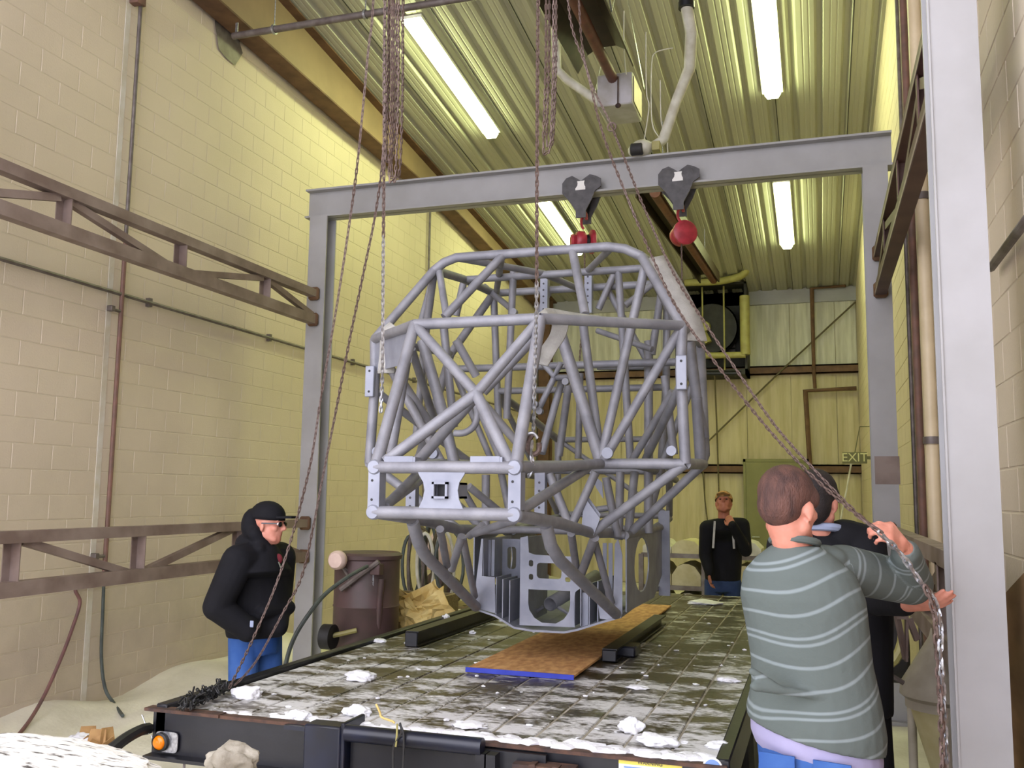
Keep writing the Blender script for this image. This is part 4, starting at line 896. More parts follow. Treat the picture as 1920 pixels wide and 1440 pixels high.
em = MB().lathe([(0, -.003), (.036, -.003), (.038, 0)], 28, 'y', (e.x, TY0-.003, e.z)).build('round_emblem', M['white'], tr, smooth=False)
MB().lathe([(.026, -.001), (.031, -.001), (.031, .001), (.026, .001)], 28, 'y', (e.x, TY0-.0065, e.z)).box((e.x-.02, TY0-.008, e.z-.009), (e.x+.02, TY0-.0062, e.z+.009)).build('emblem_print', M['bluelabel'], em, smooth=False)
for pl, m_ in ((((705, 1320), (712, 1335), (716, 1345), (735, 1352), (740, 1356)), 'paper'), (((750, 1355), (752, 1375), (738, 1400), (737, 1445)), 'rubber'), (((745, 1357), (744, 1380), (742, 1400)), 'yellow'), (((749, 1358), (757, 1380), (755, 1445)), 'rubber')):
    MB().tube(smooth_path([aY(x, y, TY0-.13) for x, y in pl], 4), .0045, 6).build('trailer_wire', M[m_], tr)
hose('trailer_hose', [aY(279, 1366, TY0), aD(262, 1370, 4.2), aD(235, 1385, 4.1), aD(205, 1408, 4.0), aD(175, 1430, 3.95), aD(150, 1450, 3.9)], .026, M['rubber'], 'thick black corrugated hose leaving the trailer corner at the lower left')
for i, (px, py) in enumerate(((268, 1340), (274, 1358), (285, 1378))): MB().tube([aY(px-2, py, TY0-.03), aY(px+5, py+18, TY0-.03)], .003, 6).build('tie_wire', M['galv'], tr)

# plywood strip and black loading rails on the deck
f1, f2 = aZ(850, 1262, TZ+.03), aZ(1064, 1274, TZ+.03)
ob = thing('osb_board', 'orange brown chipboard sheet on the deck with a blue painted edge', 'board', (f1.x, 5.05, TZ))
MB().bbox((f1.x, 5.05, TZ+.012), (f2.x, 8.6, TZ+.026), .002).build('sheet', M['osb'], ob, smooth=False)
MB().box((f1.x-.002, 5.045, TZ+.004), (f2.x+.002, 5.052, TZ+.03)).build('blue_edge', M['osbblue'], ob, smooth=False)
def rail(a, b, h_, lab):
    A, B = aZ(*a, TZ), aZ(*b, TZ); t = thing('loading_rail', lab, 'rail', A, 'black steel rails on the deck')
    up = Vector((0, 0, h_)); MB().bar(A+up*.55, B+up*.55, .02, h_*.9).bar(A+up*.98, B+up*.98, .09, .012).bar(A+Vector((0, 0, .012)), B+Vector((0, 0, .012)), .09, .012).build('channel', M['black'], t, smooth=False)
    MB().bbox(tuple(A+Vector((-.045, -.015, .005))), tuple(A+Vector((.045, .0, h_)))).build('end_plate', M['black'], t)
    return t
rail((772, 1214), (925, 1160), .1, 'black steel rail on the left part of the deck, left of the chipboard')
rail((1143, 1242), (1238, 1172), .075, 'black steel rail on the deck to the right of the chipboard')
c = aZ(1170, 1225, TZ+.02); tag(MB().bbox((c.x-.1, c.y-.05, TZ+.005), (c.x+.08, c.y+.15, TZ+.07), .01).build('steel_bracket', M['navy'], loc=(c.x, c.y, TZ)), 'small blue black steel bracket beside the right rail', 'bracket')

# snow on the deck
def lump(c, r, m, seed, flat=.6, n=3, amp=.45, freq=2.2):
    bm = bmesh.new(); bmesh.ops.create_icosphere(bm, subdivisions=n, radius=1)
    for v in bm.verts:
        d = 1+amp*noise.fractal(v.co*freq+Vector((seed*3.1, seed, 0)), 1, 2, 4); v.co = Vector((v.co.x*r[0]*d, v.co.y*r[1]*d, max(v.co.z, -.35)*r[2]*d))
    q = MB(); bm.verts.index_update(); q.v = [v.co+Vector(c) for v in bm.verts]; q.f = [tuple(v.index for v in f.verts) for f in bm.faces]; bm.free(); return q
lumps = [((465, 1308), .07, .05, 'white snow clump near the left front corner of the deck'), ((676, 1274), .075, .04, 'white snow clump left of the chipboard'),
 ((1183, 1372), .045, .055, 'tall white snow clump on the rear edge of the deck'), ((1232, 1396), .075, .035, 'broad snow clump right of the tall clump on the rear edge'),
 ((880, 1362), .07, .018, 'thin crust of snow on the rear edge below the chipboard'), ((1350, 1402), .05, .022, 'snow clump at the right rear corner of the deck'),
 ((1366, 1278), .05, .02, 'snow clump on the right side of the deck beside the striped man'), ((886, 1188), .022, .02, 'small snow lump below the left rail'),
 ((808, 1160), .03, .035, 'snow lump beside the yellow paper'), ((708, 1203), .02, .02, 'small snow lump beside the brown drum'), ((660, 1200), .06, .02, 'snow crust on the left edge of the deck by the drum'),
 ((1320, 1132), .14, .03, 'snow heap at the far end of the deck'), ((1195, 1290), .05, .012, 'thin patch of snow in the middle of the deck'), ((900, 1245), .03, .012, 'thin bit of snow by the left edge of the chipboard'), ((560, 1345), .05, .03, 'snow clump beside the upright black post'), ((670, 1340), .06, .035, 'snow packed behind the upright black post')]
for i, ((px, py), r, h_, lab) in enumerate(lumps):
    c = aZ(px, py, TZ); c.y = max(c.y, TY0+.02); c.x = max(c.x, TX0+.06)
    tag(lump((c.x, c.y, TZ+h_*.3), (r*1.1, r*.8, h_*.8), M['snow'], i, n=4, amp=.38, freq=1.6).build('snow_clump', M['snow'], loc=(c.x, c.y, TZ), ang=180), lab, 'snow', 'snow clumps on the trailer deck')
q = MB(); rs = random.Random(3)
for i in range(110):
    px = rs.uniform(420, 1400); t = rs.random()**1.7; py = 1150+t*250
    c = aZ(px, py, TZ)
    if not (TX0+.05 < c.x < TX1-.05 and TY0+.05 < c.y < TY1) or (f1.x-.05 < c.x < f2.x+.05 and 5 < c.y < 8.7): continue
    s_ = rs.uniform(.005, .013); m_ = lump((c.x, c.y, TZ+s_*.2), (s_*rs.uniform(1, 2), s_, s_*.6), None, i, n=1); k = len(q.v); q.v += m_.v; q.f += [tuple(j+k for j in f) for f in m_.f]
for i in range(70):                                             # ridge of slush along the rear edge
    x = TX0+.35+(TX1-TX0-.4)*i/70+rs.uniform(-.02, .02)
    if x < -2.35 and rs.random() < .4: continue
    s_ = rs.uniform(.018, .038)*(1.2 if x > -1.6 else .8); m_ = lump((x, TY0+rs.uniform(.03, .09), TZ+.0), (s_*1.5, s_, s_*.45), None, i+200, n=2); k = len(q.v); q.v += m_.v; q.f += [tuple(j+k for j in f) for f in m_.f]
tag(q.build('snow_crumbs', M['snow'], weld=False), 'loose snow crumbs and slush scattered over the wet trailer deck', 'snow', kind='stuff')

# ------------------------------------------------------------------ chains
_lk = {}
def link_mesh(pitch, wr, m):
    key = (pitch, wr, m)
    if key not in _lk:
        L = pitch/2+wr; hw = wr*1.45; pts = []
        for k in range(4): a = PI*k/3; pts.append((math.cos(a)*hw, 0, L-hw+math.sin(a)*hw+wr*.2))
        for k in range(4): a = PI+PI*k/3; pts.append((math.cos(a)*hw, 0, -(L-hw)+math.sin(a)*hw-wr*.2))
        _lk[key] = MB().tube(pts, wr, 4, closed=True).mesh('link', M[m], weld=False)
    return _lk[key]
def chain(lab, pts, pitch=.022, wr=.0036, m='chain', group=None, single=True, m2=None, cut=0., cat='chain', k=6, tw=0):
    P = smooth_path(pts, k); S_ = [0]
    for a, b in zip(P[:-1], P[1:]): S_.append(S_[-1]+(b-a).length)
    L = S_[-1]; n = max(2, int(L/pitch)); root = thing('chain', lab, cat, P[0], group); off = P[0]
    acc = {}; j = 0
    for i in range(n):
        s = (i+.5)*L/n
        while j < len(S_)-2 and S_[j+1] < s: j += 1
        t = (P[j+1]-P[j]); p = P[j]+t*((s-S_[j])/max(1e-6, S_[j+1]-S_[j])); t.normalize()
        R = Vector((0, 0, 1)).rotation_difference(t).to_matrix() @ Matrix.Rotation((PI/2 if i % 2 else 0)+.6+i*tw, 3, 'Z')
        mm = m2 if (m2 and s > cut*L) else m; me = link_mesh(round(pitch, 4), wr, mm)
        if single:
            o = bpy.data.objects.new('link', me); col.objects.link(o); o.parent = root
            o.matrix_local = Matrix.Translation(p-off) @ R.to_4x4()
        else:
            q = acc.setdefault(mm, MB()); q.add([R @ v.co + p for v in me.vertices], [tuple(f.vertices) for f in me.polygons])
    for mm, q in acc.items(): tag(q.build('links', M[mm], root, weld=False), kind='stuff')
    return root
G = 'chains hanging from the front frame'
chain('straight rusty load chain left of the cage, galvanised at its lower end', [aD(722, -30, 4.35)+Vector((0, 0, .9)), aD(722, 0, 4.35), aD(720, 300, 4.3), aD(718, 560, 4.3), aD(717, 700, 4.3), aD(714, 772, 4.3)], .0225, .0038, group=G, m2='galv', cut=.72)
hk = aD(1000, 835, 4.12)
ch = chain('straight rusty load chain with a hook in front of the middle of the cage', [aD(1009, 0, 4.15)+Vector((0, 0, .9)), aD(1009, 0, 4.15), aD(1007, 300, 4.13), aD(1006, 560, 4.12), aD(1003, 700, 4.12), aD(1000, 815, 4.12)], .0225, .0038, group=G, m2='galv', cut=.76)
h = thing('lifting_hook', 'rusty steel grab hook holding the chain end beside the cage', 'hook', hk)
MB().tube(smooth_path([aD(1000, 812, 4.12), aD(992, 826, 4.12), aD(990, 842, 4.12), aD(1000, 852, 4.12), aD(1010, 845, 4.12), aD(1011, 830, 4.12)], 4), [.012]*21, 8).build('hook_body', M['chain'], h)
MB().tube(smooth_path([aD(985, 826, 4.11), aD(988, 815, 4.11), aD(1000, 812, 4.11), aD(1008, 822, 4.11)], 3), .008, 8).build('latch', M['galv'], h)
chain('short galvanised chain end hanging below the hook', [aD(998, 828, 4.08), aD(996, 850, 4.08), aD(998, 872, 4.08), aD(991, 893, 4.08)], .026, .0052, 'galv')
A1 = [aD(702, -5, 4.3)+Vector((0, 0, .9)), aD(700, 0, 4.3), aD(690, 100, 4.3), aD(672, 290, 4.3), aD(655, 420, 4.3), aD(632, 570, 4.35), aD(606, 720, 4.4), aD(598, 770, 4.4), aD(582, 870, 4.42), aD(552, 990, 4.45), aD(520, 1090, 4.45), aD(478, 1190, 4.45), aD(430, 1290, 4.5)]
chain('thin hand chain sweeping down past the man in the black hoodie, left strand', A1, .0245, .003, group=G)
A2 = [aD(728, 0, 4.32)+Vector((0, 0, .9)), aD(727, 100, 4.32), aD(718, 290, 4.32), aD(704, 400, 4.32), aD(684, 500, 4.35), aD(655, 640, 4.38), aD(628, 780, 4.4), aD(604, 900, 4.45), aD(590, 975, 4.5), aD(566, 1080, 4.52), aD(530, 1150, 4.55), aD(480, 1240, 4.55), aD(440, 1285, 4.55)]
chain('thin hand chain sweeping down beside the left column, the right strand', A2, .0245, .003, group=G)
# bundles of slack hand chain
def loop(x0, x1, yb, D_, lab, y0=-5):
    a = aD(x0, y0, D_); b = aD(x1, y0, D_); up = Vector((0, 0, .9)); m0 = aD((x0+x1)/2-6, yb, D_)
    chain(lab, [a+up, a, aD(x0-1, yb*.5, D_), aD(x0-5, yb-14, D_), m0, aD(x1-6, yb-16, D_), aD(x1-1, yb*.5, D_), b, b+up], .0245, .003, single=False, group='slack loops of hand chain', k=5)
loop(735, 748, 338, 4.25, 'slack loop of hand chain in the left bundle, reaching lowest'); loop(739, 756, 330, 4.3, 'slack loop of hand chain at the right of the left bundle'); loop(730, 744, 300, 4.35, 'slack loop of hand chain at the left of the left bundle')
loop(1024, 1038, 286, 4.3, 'slack loop of hand chain in the upper middle bundle, in front'); loop(1030, 1043, 272, 4.36, 'slack loop of hand chain in the upper middle bundle, behind')
HP = aD(1648, 998, 2.95)
E1 = [aD(1062, -20, 4.2)+Vector((0, 0, .8)), aD(1065, 0, 4.2), aD(1100, 130, 4.1), aD(1130, 250, 4.05), aD(1180, 380, 4.0), aD(1222, 480, 3.9), aD(1265, 570, 3.8), aD(1330, 665, 3.6), aD(1420, 780, 3.4), aD(1500, 870, 3.2), aD(1570, 935, 3.05), aD(1618, 975, 2.97), HP]
chain('diagonal hand chain down to the raised hand, the lower strand', E1,   .0225, .0026, group='chains pulled by the man in the striped sweater')
E2 = [aD(1078, -20, 4.6)+Vector((0, 0, .6)), aD(1092, 90, 4.5), aD(1145, 232, 4.4), aD(1168, 290, 4.3), aD(1212, 400, 4.15), aD(1262, 510, 3.95), aD(1318, 600, 3.8), aD(1385, 700, 3.6), aD(1455, 800, 3.4), aD(1540, 895, 3.15), aD(1610, 965, 3.0), HP+Vector((.01, .01, 0))]
chain('diagonal hand chain down to the raised hand, the upper strand', E2,   .0225, .0026, group='chains pulled by the man in the striped sweater')
ring = aD(1147, 238, 4.4); tag(MB().tube([ring+Vector((.02*math.cos(t*PI/6), 0, .02*math.sin(t*PI/6))) for t in range(12)], .004, 6, closed=True).build('split_ring', M['chain'], loc=tuple(ring)), 'small steel ring joining the upper diagonal chain', 'ring')
HP2 = aD(1745, 1115, 3.0)
chain('galvanised chain tail hanging down beside the near column from the lower hand', [HP, aD(1690, 1040, 2.98), aD(1725, 1090, 2.98), HP2, aD(1762, 1160, 2.98), aD(1764, 1230, 2.98), aD(1768, 1300, 2.98), aD(1772, 1380, 2.98), aD(1776, 1460, 2.98)], .027, .0045, 'galv', tw=.35)
chain('second chain tail twisted round the galvanised one beside the near column', [aD(1735, 1100, 2.97), aD(1752, 1150, 2.97), aD(1758, 1230, 2.99), aD(1764, 1330, 2.97), aD(1768, 1450, 2.97)], .027, .0045, 'chain', tw=.35)
# hoist load chains down to the cage
for (x, z), lab in ((hx1, 'short load chain between the left hoist and the cage roof'), (hx2, 'pair of thin chains hanging below the right hoist')):
    chain(lab, [Vector((x+.01, YF, z-.1)), Vector((x+.01, YF, z-.5)), Vector((x-.01, YF-.1, z-1.2)), Vector((x, YF-.1, 3.2 if x > -2 else 3.3))], .03, .004, single=False)
# chain heaped on the trailer corner
rs = random.Random(5); q = MB(); me = link_mesh(.0245, .003, 'chain')
for i in range(170):
    t = rs.random(); px = 347+80*t; py = 1326-36*t; c = aZ(px, py, TZ+.03)+Vector((rs.uniform(-.03, .03), rs.uniform(-.05, .05), abs(rs.gauss(0, .018))))
    R = Matrix.Rotation(rs.uniform(0, 6), 3, 'Z') @ Matrix.Rotation(rs.uniform(0, 3), 3, 'X'); q.add([R @ (v.co*1.15)+c for v in me.vertices], [tuple(f.vertices) for f in me.polygons])
tag(q.build('chain_pile', M['rubber'], weld=False), 'heap of dark chain along the left edge of the trailer deck', 'chain', kind='stuff')
c = aY(345, 1440, TY0-.04); chain('short safety chain dangling under the trailer beam by the amber lamp', [(c.x, TY0-.04, .64), (c.x, TY0-.04, .5), (c.x+.01, TY0-.04, .36)], .03, .004, 'pipe')
# ------------------------------------------------------------------ people
Fh = Vector((_f[0], _f[1], 0)).normalized(); Rh = Vector((Fh.y, -Fh.x, 0)); UP = Vector((0, 0, 1))
def remeshed(mb, name, m, vox, parent=None, sm=4, fn=None):
    me = mb.mesh(name, None, weld=False); o = bpy.data.objects.new(name, me); col.objects.link(o)
    r = o.modifiers.new('r', 'REMESH'); r.mode = 'VOXEL'; r.voxel_size = vox; r.use_smooth_shade = True
    s = o.modifiers.new('s', 'SMOOTH'); s.factor = .5; s.iterations = sm
    dg = bpy.context.evaluated_depsgraph_get(); dg.update()
    me2 = bpy.data.meshes.new_from_object(o.evaluated_get(dg)); bpy.data.objects.remove(o); bpy.data.meshes.remove(me)
    me2.name = name
    if fn: fn(me2)
    me2.materials.clear(); me2.materials.append(m); me2.shade_smooth()
    o = bpy.data.objects.new(name, me2); col.objects.link(o)
    if parent is not None: place(o, parent)
    return o
def loft(q, rings, rx_dir, ry_dir, n=20):
    """rings: (centre, rx, ry[, tilt]); closed ellipse loft"""
    k0 = len(q.v)
    for r in rings:
        c = Vector(r[0])
        for j in range(n):
            a = 2*PI*j/n; q.v.append(c + rx_dir*r[1]*math.cos(a) + ry_dir*r[2]*math.sin(a) + UP*(r[3]*math.cos(a) if len(r) > 3 else 0))
    for i in range(len(rings)-1):
        for j in range(n): q.f.append((k0+i*n+j, k0+i*n+(j+1) % n, k0+(i+1)*n+(j+1) % n, k0+(i+1)*n+j))
    q.f.append(tuple(k0+j for j in reversed(range(n)))); q.f.append(tuple(k0+(len(rings)-1)*n+j for j in range(n)))
def frame3(A, up=UP):
    A = Vector(A).normalized(); R = A.cross(up).normalized(); U = R.cross(A).normalized(); return A, R, U
def rotm(R, A, U): return Matrix((R, A, U)).transposed()
def head(q, c, A, R, U, s=1.):
    mt = rotm(R, A, U)
    def P(x, y, z): return c + (R*x + A*y + U*z)*s
    q.ell(P(0, -.012, .03), (.077*s, .097*s, .092*s), mt, 20); q.ell(P(0, .012, -.035), (.064*s, .078*s, .075*s), mt, 18)
    q.ell(P(0, .045, -.085), (.04*s, .042*s, .035*s), mt, 14)              # chin
    q.ell(P(0, .075, .028), (.055*s, .018*s, .014*s), mt, 12)              # brow
    for sx in (-1, 1):
        q.ell(P(sx*.04, .05, -.02), (.025*s, .03*s, .026*s), mt, 10)       # cheek
        q.ell(P(sx*.078, -.008, -.012), (.009*s, .018*s, .027*s), mt @ Matrix.Rotation(sx*-.35, 3, 'Z'), 14); q.ell(P(sx*.08, -.006, -.03), (.007*s, .011*s, .014*s), mt, 10)   # ear
        q.cap(P(sx*.05, -.0, -.06), P(sx*.03, .055, -.085), .026*s, .02*s)
    q.cap(P(0, .082, .015), P(0, .104, -.018), .010*s, .014*s); q.ell(P(0, .098, -.024), (.018*s, .014*s, .010*s), mt, 10)
    q.ell(P(0, .080, -.052), (.026*s, .012*s, .006*s), mt, 10); q.ell(P(0, .078, -.063), (.022*s, .011*s, .007*s), mt, 10)
def face_bits(par, c, A, R, U, s, skin_closed=False):
    def P(x, y, z): return c + (R*x + A*y + U*z)*s
    for sx in (-1, 1):
        MB().ell(P(sx*.031, .076, .008), (.012*s, .012*s, .009*s)).build('eye', M['white'], par)
        MB().bar(P(sx*.015, .09, .030), P(sx*.05, .079, .032), .008*s, .007*s).build('eyebrow', M['haird'], par)
def hand(q, w, D, N, side=1, curl=.9, s=1., spread=.0, thumb=.5):
    """w wrist, D towards the fingers, N out of the back of the hand, side: thumb side (+1 = D x N)"""
    D = Vector(D).normalized(); N = Vector(N); N = (N-D*N.dot(D)).normalized(); L = D.cross(N)*side
    q.cap(w-D*.02*s, w+D*.02*s, .027*s, .028*s)
    for t in (-.028, -.01, .01, .028): q.cap(w+D*.015*s+L*t*.8*s, w+D*.082*s+L*t*s, .017*s, .0135*s)
    lens = (.040, .045, .042, .032)
    for i in range(4):
        off = (.031, .0105, -.0105, -.031)[i]; p = w+D*(.086+(.004 if i in (1, 2) else -.004))*s+L*off*s; d = (D+L*off*spread*8).normalized(); r = .0092*s
        for k in range(3):
            a = curl*(.55, 1.0, .7)[k]; d = (d*math.cos(a) - N*math.sin(a)).normalized(); N2 = N
            ln = lens[i]*(1, .68, .5)[k]*s; p2 = p+d*ln; q.cap(p, p2, r, r*.93); p = p2; r *= .93
            # rotate the normal with the finger
            N = (N - d*N.dot(d)); N = N.normalized() if N.length > 1e-3 else D
        N = Vector(N2) if False else (D.cross(L)*side*-1).normalized() if False else L.cross(D).normalized()*(1 if L.cross(D).dot(N2) > -2 else 1)
        N = (L*side).cross(D).normalized()
    b = w+D*.028*s+L*.026*s; d = (D*.55+L*.8-N*.25).normalized(); q.cap(b, b+d*.04*s, .015*s, .012*s); p = b+d*.04*s
    d = (D*.8+L*(.5-thumb)-N*.5*thumb).normalized(); q.cap(p, p+d*.032*s, .012*s, .0105*s); p = p+d*.032*s; d = (D*.9-L*.25*thumb-N*.4*thumb).normalized(); q.cap(p, p+d*.024*s, .0105*s, .009*s)
def limb(q, pts, rs):
    for i in range(len(pts)-1): q.cap(pts[i], pts[i+1], rs[i], rs[i+1], 16)
def leg_pts(hip, foot, A): 
    k = hip.lerp(foot, .5)+A*.03; return [hip, k, foot+UP*.09]
def stripes(segs):
    """segs: list of (a, b, base, kind) ; writes coordinate along the nearest limb into the attribute 'stripe'"""
    def fn(me):
        n = len(me.vertices); co = np.empty(n*3); me.vertices.foreach_get('co', co); co = co.reshape(-1, 3); best = np.full(n, 1e9); val = np.zeros(n)
        for a, b, base, rad in segs:
            a = np.array(a); b = np.array(b); ab = b-a; L = np.linalg.norm(ab); t = ((co-a) @ ab)/(L*L); tc = np.clip(t, 0, 1)
            d = np.linalg.norm(co-(a+tc[:, None]*ab), axis=1)-rad; m_ = d < best; best[m_] = d[m_]; val[m_] = base+(t*L)[m_]
        wob = .012*np.sin(co[:, 0]*14+co[:, 2]*6)+.008*np.sin(co[:, 1]*23+co[:, 2]*11)
        at = me.attributes.new('stripe', 'FLOAT', 'POINT'); at.data.foreach_set('value', (val+wob).astype(np.float32))
    return fn

# --- man in the striped sweater, seen from behind, right hand raised on the chains
d0 = 3.2
def D_(x, y, d=d0): return aD(x, y, d)
th = R_(32); A = Fh*math.cos(th)+Rh*math.sin(th); R = Rh*math.cos(th)-Fh*math.sin(th)
base = D_(1530, 1400); base.z = 0
m1 = thing('person', 'man in a grey green striped sweater and blue jeans seen from behind, pulling the chains', 'person', base)
nk = D_(1490, 1020); hd = D_(1479, 950); th2 = R_(50); hA = (Fh*math.cos(th2)+Rh*math.sin(th2)-UP*.12).normalized(); hA, hR, hU = frame3(hA)
shL, shR = D_(1440, 1070, 3.24), D_(1578, 1066, 3.25); el = D_(1708, 1094, 3.38); wr = D_(1697, 1030, 3.2); hpel = D_(1532, 1400, 3.2)
q = MB(); head(q, hd, hA, hR, hU, 1.12)
q.cap(nk-UP*.03, hd-UP*.06-hA*.02, .064, .066, 18)
loft(q, [(hpel-UP*.08, .15, .11), (D_(1520, 1280), .145, .1), (D_(1500, 1150), .165, .11), (D_(1492, 1080), .16, .1), (D_(1490, 1040), .08, .07)], R, A)
limb(q, [shR, el, wr], [.055, .042, .03]); shL = shL+R*.03; elL = shL+A*.2-UP*.13+R*.06; wL = elL+A*.2+UP*.08+R*.08
limb(q, [shL, elL, wL], [.055, .042, .03])
hand(q, wr+(D_(1672, 1000, 3.16)-wr)*.25, D_(1652, 985, 3.12)-wr, (Rh*.6-Fh*.7+UP*.3), 1, 1.15, 1.0, 0, .9)
hand(q, wL, A+UP*.2, UP, -1, .9, 1.)
hipL, hipR = hpel-R*.09, hpel+R*.09
fL, fR = Vector((hipL.x, hipL.y, 0))-R*.05, Vector((hipR.x, hipR.y, 0))+R*.05
limb(q, leg_pts(hipL, fL, A), [.08, .05, .035]); limb(q, leg_pts(hipR, fR, A), [.08, .05, .035])
remeshed(q, 'body', M['skin'], .006, m1, 3)
q = MB()                                                        # hair
mt = rotm(hR, hA, hU); s = 1.12
def HP_(c, x, y, z): return c + (hR*x+hA*y+hU*z)*s
q.ell(HP_(hd, 0, -.018, .040), (.0815*s, .098*s, .088*s), mt, 24); q.ell(HP_(hd, 0, -.047, .002), (.070*s, .068*s, .072*s), mt, 20)
for sx in (-1, 1): q.ell(HP_(hd, sx*.062, .022, .03), (.02*s, .04*s, .036*s), mt, 12)
remeshed(q, 'hair', M['hairb'], .006, m1, 3)
face_bits(m1, hd, hA, hR, hU, s)
sw = MB()
loft(sw, [(D_(1528, 1376), .232, .17, -.045), (D_(1528, 1350), .235, .172, -.035), (D_(1528, 1300), .218, .16, -.015), (D_(1520, 1240), .205, .15), (D_(1512, 1180), .208, .15), (D_(1503, 1120), .212, .15), (D_(1497, 1075), .19, .135), (D_(1493, 1045), .135, .105), (D_(1491, 1022), .078, .075)], R, A, 28)
sw.cap(shL, elL, .07, .06, 16).cap(elL, wL, .066, .05, 16)
sw.cap(shR, el, .085, .078, 18).cap(el, wr.lerp(el, .12), .078, .05, 18)
sw.ell(shL.lerp(nk, .4)+UP*.0, (.09, .07, .05), rotm(R, A, UP)).ell(shR.lerp(nk, .4), (.09, .07, .05), rotm(R, A, UP))
for (a, b, r) in ((D_(1420, 1290, 3.02), D_(1600, 1318, 3.02), .018), (D_(1415, 1262, 3.03), D_(1480, 1300, 3.01), .014), (D_(1560, 1330, 3.03), D_(1640, 1345, 3.1), .016), (D_(1612, 1130, 3.15), D_(1622, 1290, 3.16), .02)): sw.cap(a+Fh*.03, b+Fh*.03, r, r*.6)
tb = D_(1510, 1046); SB = .245*4
fn = stripes([(tuple(D_(1572, 1400)), tuple(D_(1462, 1020)), .085, .21), (tuple(shR), tuple(el), 3*.245+.03, .08), (tuple(el), tuple(wr), 4*.245+.09, .06)])
remeshed(sw, 'sweater', M['knit'], .007, m1, 5, fn)
q = MB(); n = 40
for i in range(n): a = 2*PI*i/n; q.v.append(nk+R*.076*math.cos(a)+A*.076*math.sin(a)+UP*(.012-.014*math.sin(a)))
q2 = MB().tube([v-UP*.004 for v in q.v], .013, 8, closed=True); q2.build('sweater_collar', M['knit'], m1)
q = MB(); loft(q, [(D_(1531, 1418), .208, .15, -.03), (D_(1529, 1398), .222, .162, -.04), (D_(1528, 1370), .22, .16, -.04)], R, A, 28)
remeshed(q, 'tee_shirt', M['tshirt'], .008, m1, 3)
jn = MB(); loft(jn, [(hpel-UP*.17, .18, .13), (hpel-UP*.1, .195, .15), (hpel-UP*.01, .205, .158), (hpel+UP*.05, .2, .152), (hpel+UP*.075, .195, .148)], R, A, 24)
jn.ell(hpel-UP*.09-A*.07-R*.085, (.1, .1, .12), rotm(R, A, UP)).ell(hpel-UP*.09-A*.07+R*.085, (.1, .1, .12), rotm(R, A, UP))
limb(jn, leg_pts(hipL-UP*.08, fL, A), [.105, .08, .075]); limb(jn, leg_pts(hipR-UP*.08, fR, A), [.105, .08, .075])
remeshed(jn, 'jeans', M['jeans'], .009, m1, 4)
for s_ in (-1, 1):                                              # back pockets
    c = hpel-UP*.05+R*s_*.09-A*.172; MB().plate([(-.06, .05), (.06, .05), (.06, -.06), (0, -.09), (-.06, -.06)], [], c, R, UP, .008).build('back_pocket', M['jeans'], m1, smooth=False)
for f in (fL, fR): MB().cap(f+UP*.05-A*.05, f+UP*.04+A*.16, .05, .042, 14).box(tuple(f+Vector((-.05, -.05, 0))), tuple(f+Vector((.05, .05, .02)))).build('shoe', M['shoe'], m1)

# --- man in the black jacket behind him, holding the lower chain
th = R_(35); A = Fh*math.cos(th)+Rh*math.sin(th); R = Rh*math.cos(th)-Fh*math.sin(th); dd_ = 4.1
hd = aD(1531, 941, dd_); nk = aD(1545, 1000, dd_); base = aD(1585, 1300, dd_); hp = Vector((base.x, base.y, .98)); base.z = 0
m2 = thing('person', 'dark-haired man in a black jacket, mostly hidden behind the man in the striped sweater', 'person', base)
hA, hR, hU = frame3(Fh*math.cos(R_(35))+Rh*math.sin(R_(35))-UP*.2)
shL, shR = nk-R*.17-UP*.07+A*0, aD(1622, 1022, dd_-.05); elR = aD(1640, 1122, 3.85); wrR = aD(1698, 1132, 3.55)
q = MB(); head(q, hd, hA, hR, hU, 1.08); q.cap(nk-UP*.03, hd-UP*.05, .06, .062)
loft(q, [(hp-UP*.08, .15, .11), (hp+UP*.2, .14, .1), (hp+UP*.45, .165, .11), (nk-UP*.05, .1, .08)], R, A)
limb(q, [shR, elR, wrR], [.055, .042, .03]); limb(q, [shL, shL-UP*.27, shL-UP*.3+A*.2], [.055, .042, .03])
hand(q, wrR+(aD(1712, 1134, 3.5)-wrR)*.6, aD(1760, 1128, 3.42)-wrR, (-UP*.5-Fh*.8), -1, .28, 1.05, .03, .2)
hand(q, shL-UP*.3+A*.22, A, UP, -1, .9)
hl, hr_ = hp-R*.09, hp+R*.09; fl_, fr_ = Vector((hl.x, hl.y, 0))-R*.04, Vector((hr_.x, hr_.y, 0))+R*.06
limb(q, leg_pts(hl, fl_, A), [.08, .05, .035]); limb(q, leg_pts(hr_, fr_, A), [.08, .05, .035]); remeshed(q, 'body', M['skin'], .007, m2, 3)
q = MB(); mt = rotm(hR, hA, hU); s = 1.08
q.ell(HP_(hd, 0, -.016, .042), (.086*s, .102*s, .092*s), mt, 22).ell(HP_(hd, 0, -.045, -.02), (.074*s, .068*s, .085*s), mt, 18)
for sx in (-1, 1): q.ell(HP_(hd, sx*.064, .025, .03), (.02*s, .04*s, .04*s), mt, 12)
remeshed(q, 'hair', M['haird'], .007, m2, 3); face_bits(m2, hd, hA, hR, hU, s)
q = MB(); loft(q, [(hp-UP*.06, .2, .155), (hp+UP*.15, .205, .16), (hp+UP*.4, .215, .16), (nk-UP*.12, .2, .14), (nk-UP*.05, .13, .11), (nk-UP*.01, .085, .085)], R, A, 24)
q.cap(shR, elR, .09, .075, 16).cap(elR, wrR.lerp(elR, .05), .07, .05, 16).cap(shL, shL-UP*.27, .09, .07).cap(shL-UP*.27, shL-UP*.3+A*.18, .07, .05)
q.cap(shR.lerp(nk, .5), shR, .09, .09).cap(shL.lerp(nk, .5), shL, .09, .09); remeshed(q, 'jacket', M['blackcloth'], .009, m2, 5)
